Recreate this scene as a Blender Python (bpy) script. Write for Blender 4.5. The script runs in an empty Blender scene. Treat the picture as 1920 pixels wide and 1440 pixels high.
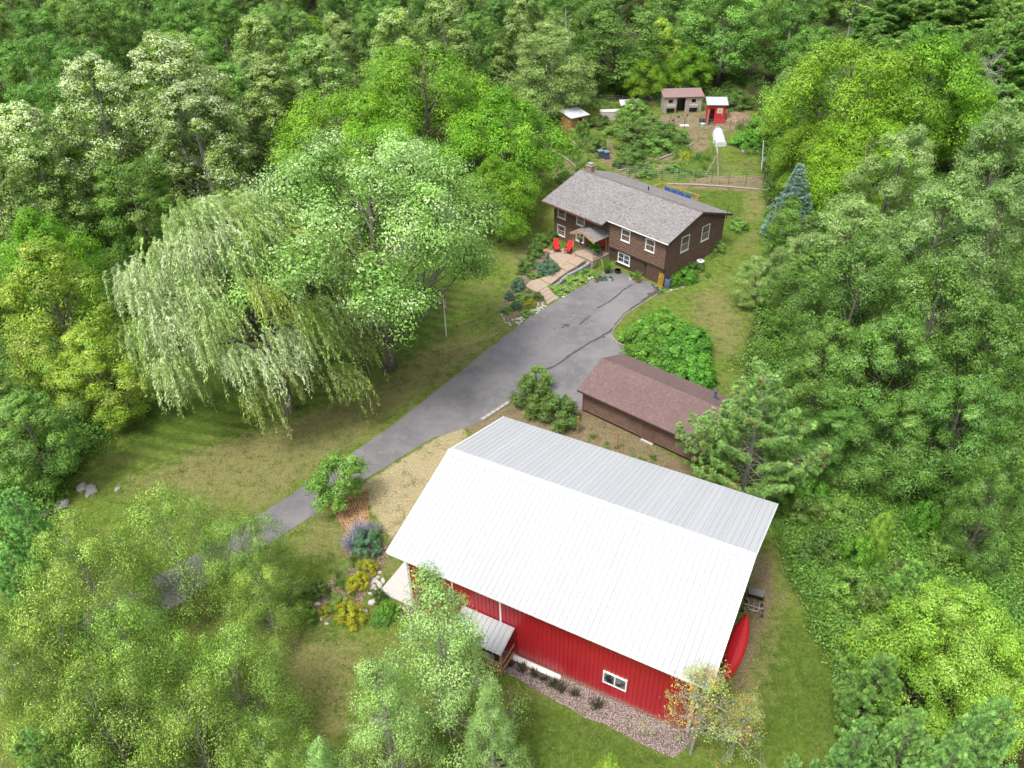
import bpy, math, random
import numpy as np
from mathutils import Vector, Matrix

# ------------------------------------------------------------------ camera, world, sun, exposure
SC = bpy.context.scene
COL = SC.collection
CAM_H = 35.0; FPX = 1451.75; PITCH = 0.622847; ROLL = -0.020875
_cp, _sp = math.cos(PITCH), math.sin(PITCH)
_fw = np.array([0, _cp, -_sp]); _u0 = np.array([0, _sp, _cp]); _r0 = np.array([1.0, 0, 0])
_rt = _r0*math.cos(ROLL) + _u0*math.sin(ROLL); _up = -_r0*math.sin(ROLL) + _u0*math.cos(ROLL)
cd = bpy.data.cameras.new('camera'); cam = bpy.data.objects.new('camera', cd); COL.objects.link(cam)
cd.sensor_width = 36; cd.lens = 36*FPX/1920; cd.clip_end = 2000; cd.clip_start = 0.5
cam.matrix_world = Matrix(((_rt[0], _up[0], -_fw[0], 0), (_rt[1], _up[1], -_fw[1], 0), (_rt[2], _up[2], -_fw[2], CAM_H), (0, 0, 0, 1)))
SC.camera = cam
SUN_EL, SUN_AZ = math.radians(63), math.radians(222)     # azimuth clockwise from +y
W = bpy.data.worlds.new('World'); SC.world = W; W.use_nodes = True
wt = W.node_tree; bgn = wt.nodes['Background']
sky = wt.nodes.new('ShaderNodeTexSky'); sky.sky_type = 'NISHITA'; sky.sun_disc = False
sky.sun_elevation = SUN_EL; sky.sun_rotation = SUN_AZ; sky.air_density = 1.0; sky.dust_density = 4.0; sky.ozone_density = 1.0
hs = wt.nodes.new('ShaderNodeHueSaturation'); hs.inputs['Saturation'].default_value = 0.35
wt.links.new(sky.outputs[0], hs.inputs['Color']); wt.links.new(hs.outputs[0], bgn.inputs[0]); bgn.inputs[1].default_value = 0.125
sl = bpy.data.lights.new('sun', 'SUN'); sl.energy = 1.3; sl.angle = math.radians(14); sl.color = (1.0, 0.96, 0.9)
so = bpy.data.objects.new('sun', sl); COL.objects.link(so)
_sd = Vector((math.sin(SUN_AZ)*math.cos(SUN_EL), math.cos(SUN_AZ)*math.cos(SUN_EL), math.sin(SUN_EL)))
so.rotation_euler = _sd.to_track_quat('Z', 'Y').to_euler(); so.location = (0, 0, 80)
SC.view_settings.view_transform = 'Standard'; SC.view_settings.look = 'None'; SC.view_settings.gamma = 1
SC.view_settings.use_curve_mapping = False
SC.view_settings.exposure = 1.15

# ------------------------------------------------------------------ geometry of the place
HX, HY, HYAW = 12.7228, 72.2534, -0.848051      # house centre and heading
HU = np.array([math.cos(HYAW), math.sin(HYAW)]); HV = np.array([-HU[1], HU[0]])
BX, BY, BYAW = 3.8538, 28.78, -0.50377
GX, GY, GYAW = 10.42, 43.95, -0.71
def sstep(t): t = np.clip(t, 0, 1); return t*t*(3-2*t)
def tz(x, y):
    b = (x-HX)*HV[0] + (y-HY)*HV[1]
    return 1.1*sstep((b+4.3)/8.5) + 0.9*sstep((b-7)/40.0)
def ground(u, v, z=0.0):          # point at height z on the line of sight (u, v measured on the 1920 wide survey photo)
    d = _fw + _rt*(u-960)/FPX - _up*(v-720)/FPX
    t = (z-CAM_H)/d[2]
    return np.array([d[0]*t, d[1]*t, z])
def gt(u, v, dz=0.0):             # the same on the terrain
    z = 0.0
    for _ in range(12):
        p = ground(u, v, z+dz); z = float(tz(p[0], p[1]))
    return np.array([p[0], p[1], z+dz])
def pxm(p):                       # how many survey pixels one metre spans at p
    return FPX/float(np.dot(np.array(p)-np.array([0, 0, CAM_H]), _fw))

# ------------------------------------------------------------------ materials
def newmat(name):
    m = bpy.data.materials.new(name); m.use_nodes = True; nt = m.node_tree
    return m, nt, nt.nodes['Principled BSDF']
def N(nt, typ, **kw):
    n = nt.nodes.new(typ)
    for k, v in kw.items():
        if k.startswith('i_'):
            key = k[2:]; key = int(key) if key.isdigit() else key.replace('_', ' ')
            n.inputs[key].default_value = v
        else: setattr(n, k, v)
    return n
def mixc(nt, fac, a, b, bt='MIX'):
    n = nt.nodes.new('ShaderNodeMix'); n.data_type = 'RGBA'; n.blend_type = bt
    for sock, val in ((n.inputs[0], fac), (n.inputs[6], a), (n.inputs[7], b)):
        if hasattr(val, 'node'): nt.links.new(val, sock)
        else: sock.default_value = val if not isinstance(val, tuple) else (*val, 1)
    return n.outputs[2]
def ramp(nt, src, lo, hi):
    n = nt.nodes.new('ShaderNodeMapRange'); n.interpolation_type = 'SMOOTHSTEP'
    nt.links.new(src, n.inputs[0]); n.inputs[1].default_value = lo; n.inputs[2].default_value = hi
    return n.outputs[0]
def noise(nt, scale, detail=4, rough=0.6, coord=None, dist=0.0):
    n = nt.nodes.new('ShaderNodeTexNoise'); n.inputs['Scale'].default_value = scale; n.inputs['Detail'].default_value = detail
    n.inputs['Roughness'].default_value = rough; n.inputs['Distortion'].default_value = dist
    if coord is None:
        c = nt.nodes.new('ShaderNodeTexCoord'); coord = c.outputs['Object']
    nt.links.new(coord, n.inputs['Vector'])
    return n.outputs['Fac']
def bump(nt, b, h, strength, dist=0.02):
    n = nt.nodes.new('ShaderNodeBump'); n.inputs['Strength'].default_value = strength; n.inputs['Distance'].default_value = dist
    nt.links.new(h, n.inputs['Height']); nt.links.new(n.outputs[0], b.inputs['Normal'])
def plain(name, col, rough=0.7, metal=0.0, var=0.25, scale=3.0, bmp=0.0, bscale=40, spec=0.5):
    m, nt, b = newmat(name)
    f = noise(nt, scale, 5)
    f2 = noise(nt, scale*9, 3)
    dark = tuple(c*(1-var) for c in col); lite = tuple(min(1, c*(1+var*0.7)) for c in col)
    c = mixc(nt, ramp(nt, f, 0.3, 0.7), dark, lite)
    c = mixc(nt, 0.35, c, mixc(nt, ramp(nt, f2, 0.35, 0.65), dark, lite))
    nt.links.new(c, b.inputs['Base Color']); b.inputs['Roughness'].default_value = rough; b.inputs['Metallic'].default_value = metal
    b.inputs['Specular IOR Level'].default_value = spec
    if bmp: bump(nt, b, noise(nt, bscale, 3), bmp)
    return m
def leafmat(name, trans=0.3, rough=0.45, objvar=0.12):
    m, nt, b = newmat(name)
    a = N(nt, 'ShaderNodeAttribute', attribute_name='col')
    oi = N(nt, 'ShaderNodeObjectInfo')
    h = N(nt, 'ShaderNodeHueSaturation')
    mr = N(nt, 'ShaderNodeMapRange', i_3=1-objvar*1.5, i_4=1+objvar*1.5); nt.links.new(oi.outputs['Random'], mr.inputs[0])
    mr2 = N(nt, 'ShaderNodeMapRange', i_3=0.5-objvar*0.07, i_4=0.5+objvar*0.09)
    mu = N(nt, 'ShaderNodeMath', operation='MULTIPLY'); nt.links.new(oi.outputs['Random'], mu.inputs[0]); mu.inputs[1].default_value = 7.31
    fr = N(nt, 'ShaderNodeMath', operation='FRACT'); nt.links.new(mu.outputs[0], fr.inputs[0]); nt.links.new(fr.outputs[0], mr2.inputs[0])
    nt.links.new(a.outputs['Color'], h.inputs['Color']); nt.links.new(mr.outputs[0], h.inputs['Value']); nt.links.new(mr2.outputs[0], h.inputs['Hue'])
    nt.links.new(h.outputs[0], b.inputs['Base Color']); b.inputs['Roughness'].default_value = rough
    b.inputs['Specular IOR Level'].default_value = 0.35
    t = N(nt, 'ShaderNodeBsdfTranslucent'); nt.links.new(h.outputs[0], t.inputs['Color'])
    ms = N(nt, 'ShaderNodeMixShader'); ms.inputs[0].default_value = trans
    nt.links.new(b.outputs[0], ms.inputs[1]); nt.links.new(t.outputs[0], ms.inputs[2])
    nt.links.new(ms.outputs[0], nt.nodes['Material Output'].inputs[0])
    return m
LEAF = leafmat('leaf_foliage', 0.24); NEEDLE = leafmat('needle_foliage', 0.4, 0.55)
BARK = plain('grey_bark', (0.17, 0.15, 0.125), 0.9, var=0.5, scale=6, bmp=0.6, bscale=25)
PALEBARK = plain('pale_bark', (0.30, 0.28, 0.25), 0.8, var=0.35, scale=5)
DARKBARK = plain('dark_bark', (0.10, 0.08, 0.065), 0.9, var=0.4, scale=6)

# ------------------------------------------------------------------ mesh helpers
class MB:
    def __init__(s): s.v = []; s.f = []
    def add(s, v, f):
        k = len(s.v); s.v += [tuple(map(float, p)) for p in v]; s.f += [tuple(i+k for i in q) for q in f]; return s
    def box(s, c, size, rz=0.0, rx=0.0, ry=0.0):
        M = Matrix.Translation(Vector(c)) @ Matrix.Rotation(rz, 4, 'Z') @ Matrix.Rotation(ry, 4, 'Y') @ Matrix.Rotation(rx, 4, 'X')
        x, y, z = [q/2 for q in size]
        return s.add([M @ Vector(p) for p in ((-x,-y,-z),(x,-y,-z),(x,y,-z),(-x,y,-z),(-x,-y,z),(x,-y,z),(x,y,z),(-x,y,z))],
              [(0,3,2,1),(4,5,6,7),(0,1,5,4),(1,2,6,5),(2,3,7,6),(3,0,4,7)])
    def box2(s, a, b): # min, max corners
        return s.box([(a[i]+b[i])/2 for i in range(3)], [abs(b[i]-a[i]) for i in range(3)])
    def prism(s, pts, z0, z1):   # polygon (ccw) between z0 and z1
        n = len(pts); A = sum(pts[i][0]*pts[(i+1) % n][1]-pts[(i+1) % n][0]*pts[i][1] for i in range(n))
        if A < 0: pts = pts[::-1]
        v = [(p[0], p[1], z0 if np.isscalar(z0) else z0(p)) for p in pts]+[(p[0], p[1], z1 if np.isscalar(z1) else z1(p)) for p in pts]
        return s.add(v, [tuple(range(n-1, -1, -1)), tuple(range(n, 2*n))]+[(i, (i+1) % n, n+(i+1) % n, n+i) for i in range(n)])
    def slab(s, quad, th):        # quad of 3D points (ccw from above), thickness downward along its normal
        q = [Vector(p) for p in quad]; n = (q[1]-q[0]).cross(q[2]-q[0]).normalized()*th; k = len(q)
        return s.add(q+[p-n for p in q], [tuple(range(k)), tuple(range(2*k-1, k-1, -1))]+[(i, k+i, k+(i+1) % k, (i+1) % k) for i in range(k)])
    def tube(s, pts, rad, n=6, cap=True):
        pts = [Vector(p) for p in pts]; L = len(pts); rad = [rad]*L if np.isscalar(rad) else rad
        V = []
        for i, p in enumerate(pts):
            d = (pts[min(i+1, L-1)]-pts[max(i-1, 0)])
            if d.length < 1e-6: d = Vector((0, 0, 1))
            d.normalize(); a = d.orthogonal().normalized() if abs(d.z) > 0.95 else d.cross(Vector((0, 0, 1))).normalized(); b = d.cross(a)
            V += [p+(a*math.cos(2*math.pi*k/n)+b*math.sin(2*math.pi*k/n))*rad[i] for k in range(n)]
        F = [(i*n+k, i*n+(k+1) % n, (i+1)*n+(k+1) % n, (i+1)*n+k) for i in range(L-1) for k in range(n)]
        if cap: F += [tuple(range(n-1, -1, -1)), tuple(range((L-1)*n, L*n))]
        return s.add(V, F)
    def blob(s, c, r, rng, seg=8, rings=5, rough=0.15):
        V = [(0, 0, 1)]+[(math.sin(math.pi*i/rings)*math.cos(2*math.pi*j/seg), math.sin(math.pi*i/rings)*math.sin(2*math.pi*j/seg), math.cos(math.pi*i/rings)) for i in range(1, rings) for j in range(seg)]+[(0, 0, -1)]
        V = [tuple(c[k]+q[k]*r[k]*(1+rng.uniform(-rough, rough)) for k in range(3)) for q in V]; m = len(V)-1
        F = [(0, 1+j, 1+(j+1) % seg) for j in range(seg)]
        for i in range(rings-2):
            for j in range(seg):
                a = 1+i*seg+j; b = 1+i*seg+(j+1) % seg; F.append((a, a+seg, b+seg, b))
        F += [(m, 1+(rings-2)*seg+(j+1) % seg, 1+(rings-2)*seg+j) for j in range(seg)]
        return s.add(V, F)
    def mesh(s, name):
        me = bpy.data.meshes.new(name); me.from_pydata(s.v, [], s.f); me.update(); return me
def link(name, data, parent=None, loc=None, rz=None):
    o = bpy.data.objects.new(name, data); COL.objects.link(o)
    if parent: o.parent = parent
    if loc is not None: o.location = loc
    if rz is not None: o.rotation_euler = (0, 0, rz)
    return o
def obj(name, mb, mat, parent=None, loc=None, rz=None, smooth=False):
    me = mb.mesh(name); me.materials.append(mat)
    if smooth: me.polygons.foreach_set('use_smooth', [True]*len(me.polygons))
    return link(name, me, parent, loc, rz)
def tag(o, label, cat, group=None):
    o['label'] = label; o['category'] = cat
    if group: o['group'] = group
    return o
def thing(name, label, cat, loc=(0, 0, 0), rz=0.0, group=None):
    return tag(link(name, None, None, tuple(map(float, loc)), rz), label, cat, group)
def struct(o, kind='structure'): o['kind'] = kind; return o
def dup(root, loc, rz=0.0, scale=None, label=None, group=None):
    r = root.copy(); COL.objects.link(r); r.location = loc; r.rotation_euler = (0, 0, rz)
    if scale is not None: r.scale = scale
    if label: r['label'] = label
    if group: r['group'] = group
    for ch in root.children:
        c = ch.copy(); COL.objects.link(c); c.parent = r
        for g in ch.children:
            d = g.copy(); COL.objects.link(d); d.parent = c
    return r
# ------------------------------------------------------------------ ground with its lawns, straw, bare soil and wood floor
def poly(pts, zf=None): return np.array([gt(*p)[:2] for p in pts])
def sdist(X, Y, P):              # signed distance to polygon, negative inside
    d = np.full(X.shape, 1e9); ins = np.zeros(X.shape, bool); n = len(P)
    for i in range(n):
        a = P[i]; b = P[(i+1) % n]; e = b-a; w0 = X-a[0]; w1 = Y-a[1]
        t = np.clip((w0*e[0]+w1*e[1])/(e@e+1e-9), 0, 1)
        d = np.minimum(d, np.hypot(w0-e[0]*t, w1-e[1]*t))
        c = ((a[1] > Y) != (b[1] > Y)) & (X < (b[0]-a[0])*(Y-a[1])/(b[1]-a[1]+1e-12)+a[0]); ins ^= c
    return np.where(ins, -d, d)
OPEN = [(-60, 960), (40, 950), (150, 880), (215, 790), (250, 690), (330, 610), (520, 560), (700, 500), (860, 440), (960, 380), (1020, 330), (1035, 260), (1060, 215), (1120, 192), (1240, 185), (1330, 195), (1420, 210),
        (1430, 330), (1440, 430), (1440, 520), (1400, 640), (1395, 760), (1440, 880), (1470, 990), (1500, 1090), (1580, 1230), (1600, 1340), (1560, 1470), (1500, 1700), (300, 1700), (-300, 1700), (-400, 1200)]
POPEN = poly(OPEN)
DRIVE_L = [(1141, 503), (1100, 532), (1040, 567), (1000, 591), (960, 619), (920, 651), (870, 692), (800, 747), (730, 802), (650, 857), (580, 906), (495, 960), (400, 1018), (250, 1108), (100, 1180), (-120, 1275)]
DRIVE_R = [(1243, 539), (1215, 556), (1175, 588), (1150, 620), (1150, 633), (1178, 652), (1215, 680), (1200, 720), (1130, 755), (1092, 768), (1060, 770), (1000, 745), (960, 757), (905, 790), (860, 806), (810, 822), (762, 851), (727, 874), (686, 898), (630, 937), (560, 985), (470, 1040), (350, 1125), (200, 1210), (50, 1290), (-120, 1370)]
PDR = poly(DRIVE_L + DRIVE_R[::-1])
xs = np.concatenate([np.arange(-260, -60, 8.0), np.arange(-60, 60, 0.4), np.arange(60, 261, 8.0)])
ys = np.concatenate([np.arange(-40, 10, 5.0), np.arange(10, 125, 0.4), np.arange(125, 420, 8.0)])
X, Y = np.meshgrid(xs, ys); Z = tz(X, Y)
nx, ny = len(xs), len(ys)
idx = np.arange(nx*ny).reshape(ny, nx)
F = np.stack([idx[:-1, :-1], idx[:-1, 1:], idx[1:, 1:], idx[1:, :-1]], -1).reshape(-1, 4)
me = bpy.data.meshes.new('ground')
me.vertices.add(nx*ny); me.vertices.foreach_set('co', np.stack([X, Y, Z], -1).ravel())
me.loops.add(F.size); me.loops.foreach_set('vertex_index', F.ravel().astype(np.int32))
me.polygons.add(len(F)); me.polygons.foreach_set('loop_start', np.arange(0, F.size, 4, dtype=np.int32)); me.polygons.foreach_set('loop_total', np.full(len(F), 4, np.int32))
me.update(); me.polygons.foreach_set('use_smooth', [True]*len(F))
def field(name, arr):
    a = me.attributes.new(name, 'FLOAT', 'POINT'); a.data.foreach_set('value', np.clip(arr, 0, 1).astype(np.float32).ravel())
def soft(P, w): return sstep(0.5-sdist(X, Y, P)/(2*w))
def softs(lst, w): 
    r = np.zeros_like(X)
    for p in lst: r = np.maximum(r, soft(poly(p), w))
    return r
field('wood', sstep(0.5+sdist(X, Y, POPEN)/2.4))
straw = softs([[(690, 902), (765, 855), (830, 815), (870, 800), (880, 840), (840, 880), (790, 960), (735, 1010), (700, 960), (670, 915)]], 0.5)
straw2 = softs([[(870, 800), (960, 760), (1080, 760), (1100, 770), (1310, 880), (1400, 960), (1200, 960), (950, 860)],
                [(1180, 310), (1290, 262), (1310, 290), (1200, 338), (1150, 340)], [(1330, 330), (1440, 330), (1440, 360), (1250, 352)],
                [(1205, 225), (1250, 215), (1300, 210), (1400, 205), (1415, 240), (1330, 250), (1300, 240), (1210, 245)], [(1100, 280), (1145, 262), (1160, 320), (1120, 300)], [(1425, 1030), (1445, 1040), (1450, 1120), (1420, 1210), (1395, 1290), (1375, 1290), (1400, 1180), (1400, 1110)], [(1040, 300), (1085, 270), (1100, 300), (1075, 335), (1040, 335)], [(1290, 240), (1325, 240), (1330, 275), (1300, 300), (1285, 285)]], 0.6)
field('straw', straw); field('soil', straw2)
dry = softs([[(215, 905), (350, 850), (520, 790), (700, 720), (800, 640), (900, 620), (950, 590), (960, 625), (830, 720), (700, 815), (580, 900), (480, 960), (300, 930)],
             [(560, 985), (640, 960), (690, 1000), (620, 1050), (540, 1050)], [(680, 930), (740, 1000), (760, 1060), (700, 1100), (660, 1000)],
             [(1420, 1040), (1440, 1010), (1475, 1060), (1470, 1180), (1440, 1300), (1370, 1400), (1330, 1330), (1390, 1200)],
             [(480, 1180), (600, 1180), (700, 1200), (640, 1400), (540, 1300)], [(1340, 520), (1400, 600), (1380, 680), (1330, 640), (1290, 580)],
             [(950, 470), (1000, 440), (1030, 470), (960, 520)], [(1390, 350), (1440, 360), (1440, 400), (1400, 420)]], 1.6)
field('dry', dry)
lush = softs([[(225, 800), (250, 700), (340, 600), (520, 560), (720, 540), (880, 480), (830, 600), (660, 690), (500, 740), (380, 820), (270, 850)], [(1250, 355), (1400, 358), (1385, 450), (1350, 440)],
              [(1430, 1160), (1560, 1160), (1600, 1350), (1440, 1420), (1420, 1300)], [(990, 1300), (1300, 1440), (1000, 1500), (900, 1400)],
              [(1230, 265), (1330, 270), (1360, 330), (1200, 330)]], 1.8)
field('lush', lush)
field('mown', softs([[(215, 850), (240, 690), (340, 590), (520, 550), (720, 530), (900, 470), (860, 600), (700, 720), (520, 800), (380, 900), (240, 900)]], 2.0))
mat, nt, b = newmat('ground_cover')
att = lambda n: N(nt, 'ShaderNodeAttribute', attribute_name=n).outputs['Fac']
n1 = noise(nt, 0.35, 5, 0.6); n2 = noise(nt, 2.2, 5, 0.7); n3 = noise(nt, 14, 4, 0.75); n4 = noise(nt, 45, 3, 0.7)
def brk(src, lo=0.35, hi=0.65, amt=0.55):     # an area's soft edge broken up by noise
    s = N(nt, 'ShaderNodeMath', operation='SUBTRACT'); nt.links.new(n3, s.inputs[0]); s.inputs[1].default_value = 0.5
    s2 = N(nt, 'ShaderNodeMath', operation='SUBTRACT'); nt.links.new(n2, s2.inputs[0]); s2.inputs[1].default_value = 0.5
    a2 = N(nt, 'ShaderNodeMath', operation='ADD'); nt.links.new(s.outputs[0], a2.inputs[0]); nt.links.new(s2.outputs[0], a2.inputs[1])
    m_ = N(nt, 'ShaderNodeMath', operation='MULTIPLY_ADD'); nt.links.new(a2.outputs[0], m_.inputs[0]); m_.inputs[1].default_value = amt*2; nt.links.new(src, m_.inputs[2])
    return ramp(nt, m_.outputs[0], lo, hi)
g = mixc(nt, ramp(nt, n2, 0.35, 0.65), (0.090, 0.145, 0.020), (0.155, 0.215, 0.042))
g = mixc(nt, ramp(nt, n1, 0.45, 0.7), g, (0.17, 0.175, 0.06))
lu = mixc(nt, ramp(nt, n2, 0.3, 0.7), (0.068, 0.118, 0.016), (0.115, 0.175, 0.032))
g = mixc(nt, brk(att('lush'), 0.2, 0.8, 0.3), g, lu)
# mower tracks: rings round the left lawn
tc = N(nt, 'ShaderNodeTexCoord'); vm = N(nt, 'ShaderNodeVectorMath', operation='SUBTRACT'); nt.links.new(tc.outputs['Object'], vm.inputs[0])
_c = gt(560, 700); vm.inputs[1].default_value = (_c[0], _c[1], 0)
sc = N(nt, 'ShaderNodeVectorMath', operation='MULTIPLY'); nt.links.new(vm.outputs[0], sc.inputs[0]); sc.inputs[1].default_value = (0.6, 1.0, 0)
ln = N(nt, 'ShaderNodeVectorMath', operation='LENGTH'); nt.links.new(sc.outputs[0], ln.inputs[0])
mm = N(nt, 'ShaderNodeMath', operation='MULTIPLY_ADD'); nt.links.new(ln.outputs['Value'], mm.inputs[0]); mm.inputs[1].default_value = 5.5
nn = N(nt, 'ShaderNodeMath', operation='MULTIPLY'); nt.links.new(n1, nn.inputs[0]); nn.inputs[1].default_value = 5.0; nt.links.new(nn.outputs[0], mm.inputs[2])
si = N(nt, 'ShaderNodeMath', operation='SINE'); nt.links.new(mm.outputs[0], si.inputs[0])
stripe = N(nt, 'ShaderNodeMath', operation='MULTIPLY'); nt.links.new(ramp(nt, si.outputs[0], -0.6, 0.9), stripe.inputs[0]); nt.links.new(att('mown'), stripe.inputs[1])
st2 = N(nt, 'ShaderNodeMath', operation='MULTIPLY'); nt.links.new(stripe.outputs[0], st2.inputs[0]); st2.inputs[1].default_value = 0.5
g = mixc(nt, st2.outputs[0], g, (0.040, 0.072, 0.010))
dr = mixc(nt, ramp(nt, n3, 0.3, 0.7), (0.150, 0.145, 0.050), (0.285, 0.24, 0.12))
g = mixc(nt, brk(att('dry'), 0.35, 1.35, 1.2), g, dr)
so_ = mixc(nt, ramp(nt, n3, 0.35, 0.65), (0.14, 0.105, 0.062), (0.30, 0.24, 0.15))
so_ = mixc(nt, ramp(nt, n2, 0.52, 0.7), so_, (0.11, 0.13, 0.04))
g = mixc(nt, brk(att('soil')), g, so_)
stw = mixc(nt, ramp(nt, n3, 0.3, 0.7), (0.30, 0.25, 0.145), (0.46, 0.39, 0.24))
g = mixc(nt, brk(att('straw')), g, stw)
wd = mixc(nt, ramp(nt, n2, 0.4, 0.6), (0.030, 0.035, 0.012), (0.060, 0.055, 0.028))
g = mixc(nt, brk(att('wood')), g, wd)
fine = mixc(nt, ramp(nt, n4, 0.25, 0.75), (0.5, 0.5, 0.5), (1.45, 1.45, 1.4))
g = mixc(nt, 0.8, g, fine, 'MULTIPLY')
n5 = noise(nt, 6.5, 4, 0.75)
g = mixc(nt, 0.85, g, mixc(nt, ramp(nt, n5, 0.3, 0.7), (0.66, 0.68, 0.62), (1.3, 1.28, 1.3)), 'MULTIPLY')
vs = N(nt, 'ShaderNodeTexVoronoi', i_Scale=2.6); tcv = N(nt, 'ShaderNodeTexCoord'); nt.links.new(tcv.outputs['Object'], vs.inputs['Vector'])
g = mixc(nt, ramp(nt, vs.outputs['Distance'], 0.10, 0.05), g, (0.30, 0.24, 0.12))
nt.links.new(g, b.inputs['Base Color']); b.inputs['Roughness'].default_value = 1.0; b.inputs['Specular IOR Level'].default_value = 0.1
bump(nt, b, n4, 0.6, 0.06)
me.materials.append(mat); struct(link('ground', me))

# sheets that follow the terrain
def sheet(name, pts, mat, dz, step=0.7, world=None, jit=0.0, seed=1):
    P = np.array(world) if world is not None else poly(pts)
    rg = random.Random(seed); Q = []
    for i in range(len(P)):
        a, b_ = P[i], P[(i+1) % len(P)]; n = max(1, int(np.linalg.norm(b_-a)/step))
        for k in range(n):
            p = a+(b_-a)*k/n; Q.append((p[0]+rg.uniform(-jit, jit), p[1]+rg.uniform(-jit, jit)))
    mb = MB(); A = sum(Q[i][0]*Q[(i+1) % len(Q)][1]-Q[(i+1) % len(Q)][0]*Q[i][1] for i in range(len(Q)))
    if A < 0: Q = Q[::-1]
    mb.add([(x, y, tz(x, y)+dz) for x, y in Q], [tuple(range(len(Q)))])
    return obj(name, mb, mat)
asph, nt, b = newmat('asphalt')
a1 = noise(nt, 0.25, 5, 0.6); a2 = noise(nt, 1.4, 6, 0.7); a3 = noise(nt, 60, 2)
c = mixc(nt, ramp(nt, a1, 0.35, 0.65), (0.135, 0.131, 0.140), (0.205, 0.195, 0.200))
c = mixc(nt, ramp(nt, a2, 0.45, 0.75), c, (0.215, 0.195, 0.19)); c = mixc(nt, 0.5, c, mixc(nt, a3, (0.5, 0.5, 0.5), (1.4, 1.4, 1.4)), 'MULTIPLY')
cr = N(nt, 'ShaderNodeTexVoronoi', feature='DISTANCE_TO_EDGE', i_Scale=0.22)
tcx = N(nt, 'ShaderNodeTexCoord'); wob = N(nt, 'ShaderNodeVectorMath', operation='ADD'); nz = nt.nodes.new('ShaderNodeTexNoise'); nz.inputs['Scale'].default_value = 1.2
nt.links.new(tcx.outputs['Object'], nz.inputs['Vector']); nt.links.new(nz.outputs['Color'], wob.inputs[0]); nt.links.new(tcx.outputs['Object'], wob.inputs[1]); nt.links.new(wob.outputs[0], cr.inputs['Vector'])
c = mixc(nt, ramp(nt, cr.outputs['Distance'], 0.004, 0.0), c, (0.11, 0.105, 0.105))
nt.links.new(c, b.inputs['Base Color']); b.inputs['Roughness'].default_value = 0.85; bump(nt, b, a3, 0.3)
struct(sheet('driveway', None, asph, 0.02, world=PDR, jit=0.04))
TAR = plain('tar_sealant', (0.07, 0.066, 0.068), 0.7, var=0.2)
def strip(name, line, w, mat, dz, th=0.0, seed=0, jitter=0.02):
    P = np.array([gt(*p)[:2] for p in line]); rg = random.Random(seed)
    Q = []
    for i in range(len(P)-1):
        n = max(1, int(np.linalg.norm(P[i+1]-P[i])/0.35))
        for k in range(n): Q.append(P[i]+(P[i+1]-P[i])*k/n)
    Q.append(P[-1]); Q = np.array(Q); V = []; L = len(Q)
    off = 0
    for i in range(L):
        d = Q[min(i+1, L-1)]-Q[max(i-1, 0)]; d = d/np.linalg.norm(d); nrm = np.array([-d[1], d[0]])
        off = off*0.7+rg.uniform(-jitter, jitter)*2; ww = w*(0.7+0.6*rg.random())/2
        for s_ in (-1, 1):
            p = Q[i]+nrm*(off+s_*ww); V.append((p[0], p[1], float(tz(p[0], p[1]))+dz))
    mb = MB(); mb.add(V, [(2*i, 2*i+2, 2*i+3, 2*i+1)[::-1] for i in range(L-1)])
    return struct(obj(name, mb, mat))
strip('crack_seal', [(1232, 543), (1205, 563), (1160, 600), (1142, 622), (1110, 640), (1085, 652), (1060, 672), (1030, 690), (1010, 700)], 0.22, TAR, 0.026, seed=2, jitter=0.05)
strip('crack_seal', [(1186, 534), (1168, 545), (1142, 566), (1118, 578)], 0.16, TAR, 0.026, seed=3)
strip('crack_seal', [(1108, 592), (1098, 600), (1086, 609)], 0.18, TAR, 0.026, seed=4)
for k, (u_, v_, r_) in enumerate([(1062, 610, 0.3), (1056, 614, 0.16), (1040, 616, 0.12), (1131, 632, 0.2), (1236, 548, 0.55), (1222, 552, 0.4)]):
    p = gt(u_, v_); rg = random.Random(k)
    struct(sheet('tar_stain', None, TAR, 0.025, step=9, world=[(p[0]+math.cos(a)*r_*rg.uniform(.6, 1.3), p[1]+math.sin(a)*r_*rg.uniform(.5, 1)) for a in np.arange(0, 6.28, 0.6)]))

def gravel(name, c1, c2, c3, scale, bs=0.7):
    m, nt, b = newmat(name); tc = N(nt, 'ShaderNodeTexCoord')
    v = N(nt, 'ShaderNodeTexVoronoi', i_Scale=scale); nt.links.new(tc.outputs['Object'], v.inputs['Vector'])
    c = mixc(nt, ramp(nt, v.outputs['Color'], 0.2, 0.8), c1, c2)
    c = mixc(nt, ramp(nt, noise(nt, scale*0.25, 4, 0.7), 0.5, 0.72), c, c3)
    d = N(nt, 'ShaderNodeMath', operation='MULTIPLY'); nt.links.new(v.outputs['Distance'], d.inputs[0]); d.inputs[1].default_value = -1
    c = mixc(nt, ramp(nt, v.outputs['Distance'], 0.35, 0.7), c, tuple(q*0.35 for q in c1))
    nt.links.new(c, b.inputs['Base Color']); b.inputs['Roughness'].default_value = 0.95; bump(nt, b, d.outputs[0], bs, 0.04)
    return m
GRAV = gravel('pink_gravel', (0.27, 0.205, 0.185), (0.46, 0.385, 0.36), (0.30, 0.19, 0.13), 19)
struct(sheet('gravel_bed', [(748, 1140), (790, 1178), (870, 1215), (935, 1255), (1000, 1290), (1100, 1345), (1200, 1395), (1262, 1425), (1300, 1385), (1345, 1310), (1300, 1290), (1000, 1200), (776, 1120)], GRAV, 0.010, jit=0.09, seed=5))
CHIP = gravel('wood_chip_mulch', (0.40, 0.22, 0.10), (0.60, 0.37, 0.20), (0.35, 0.18, 0.08), 14)
struct(sheet('mulch_bed', [(612, 950), (625, 930), (660, 915), (692, 925), (690, 985), (655, 1000), (640, 985)], CHIP, 0.012, jit=0.12, seed=6))
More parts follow.
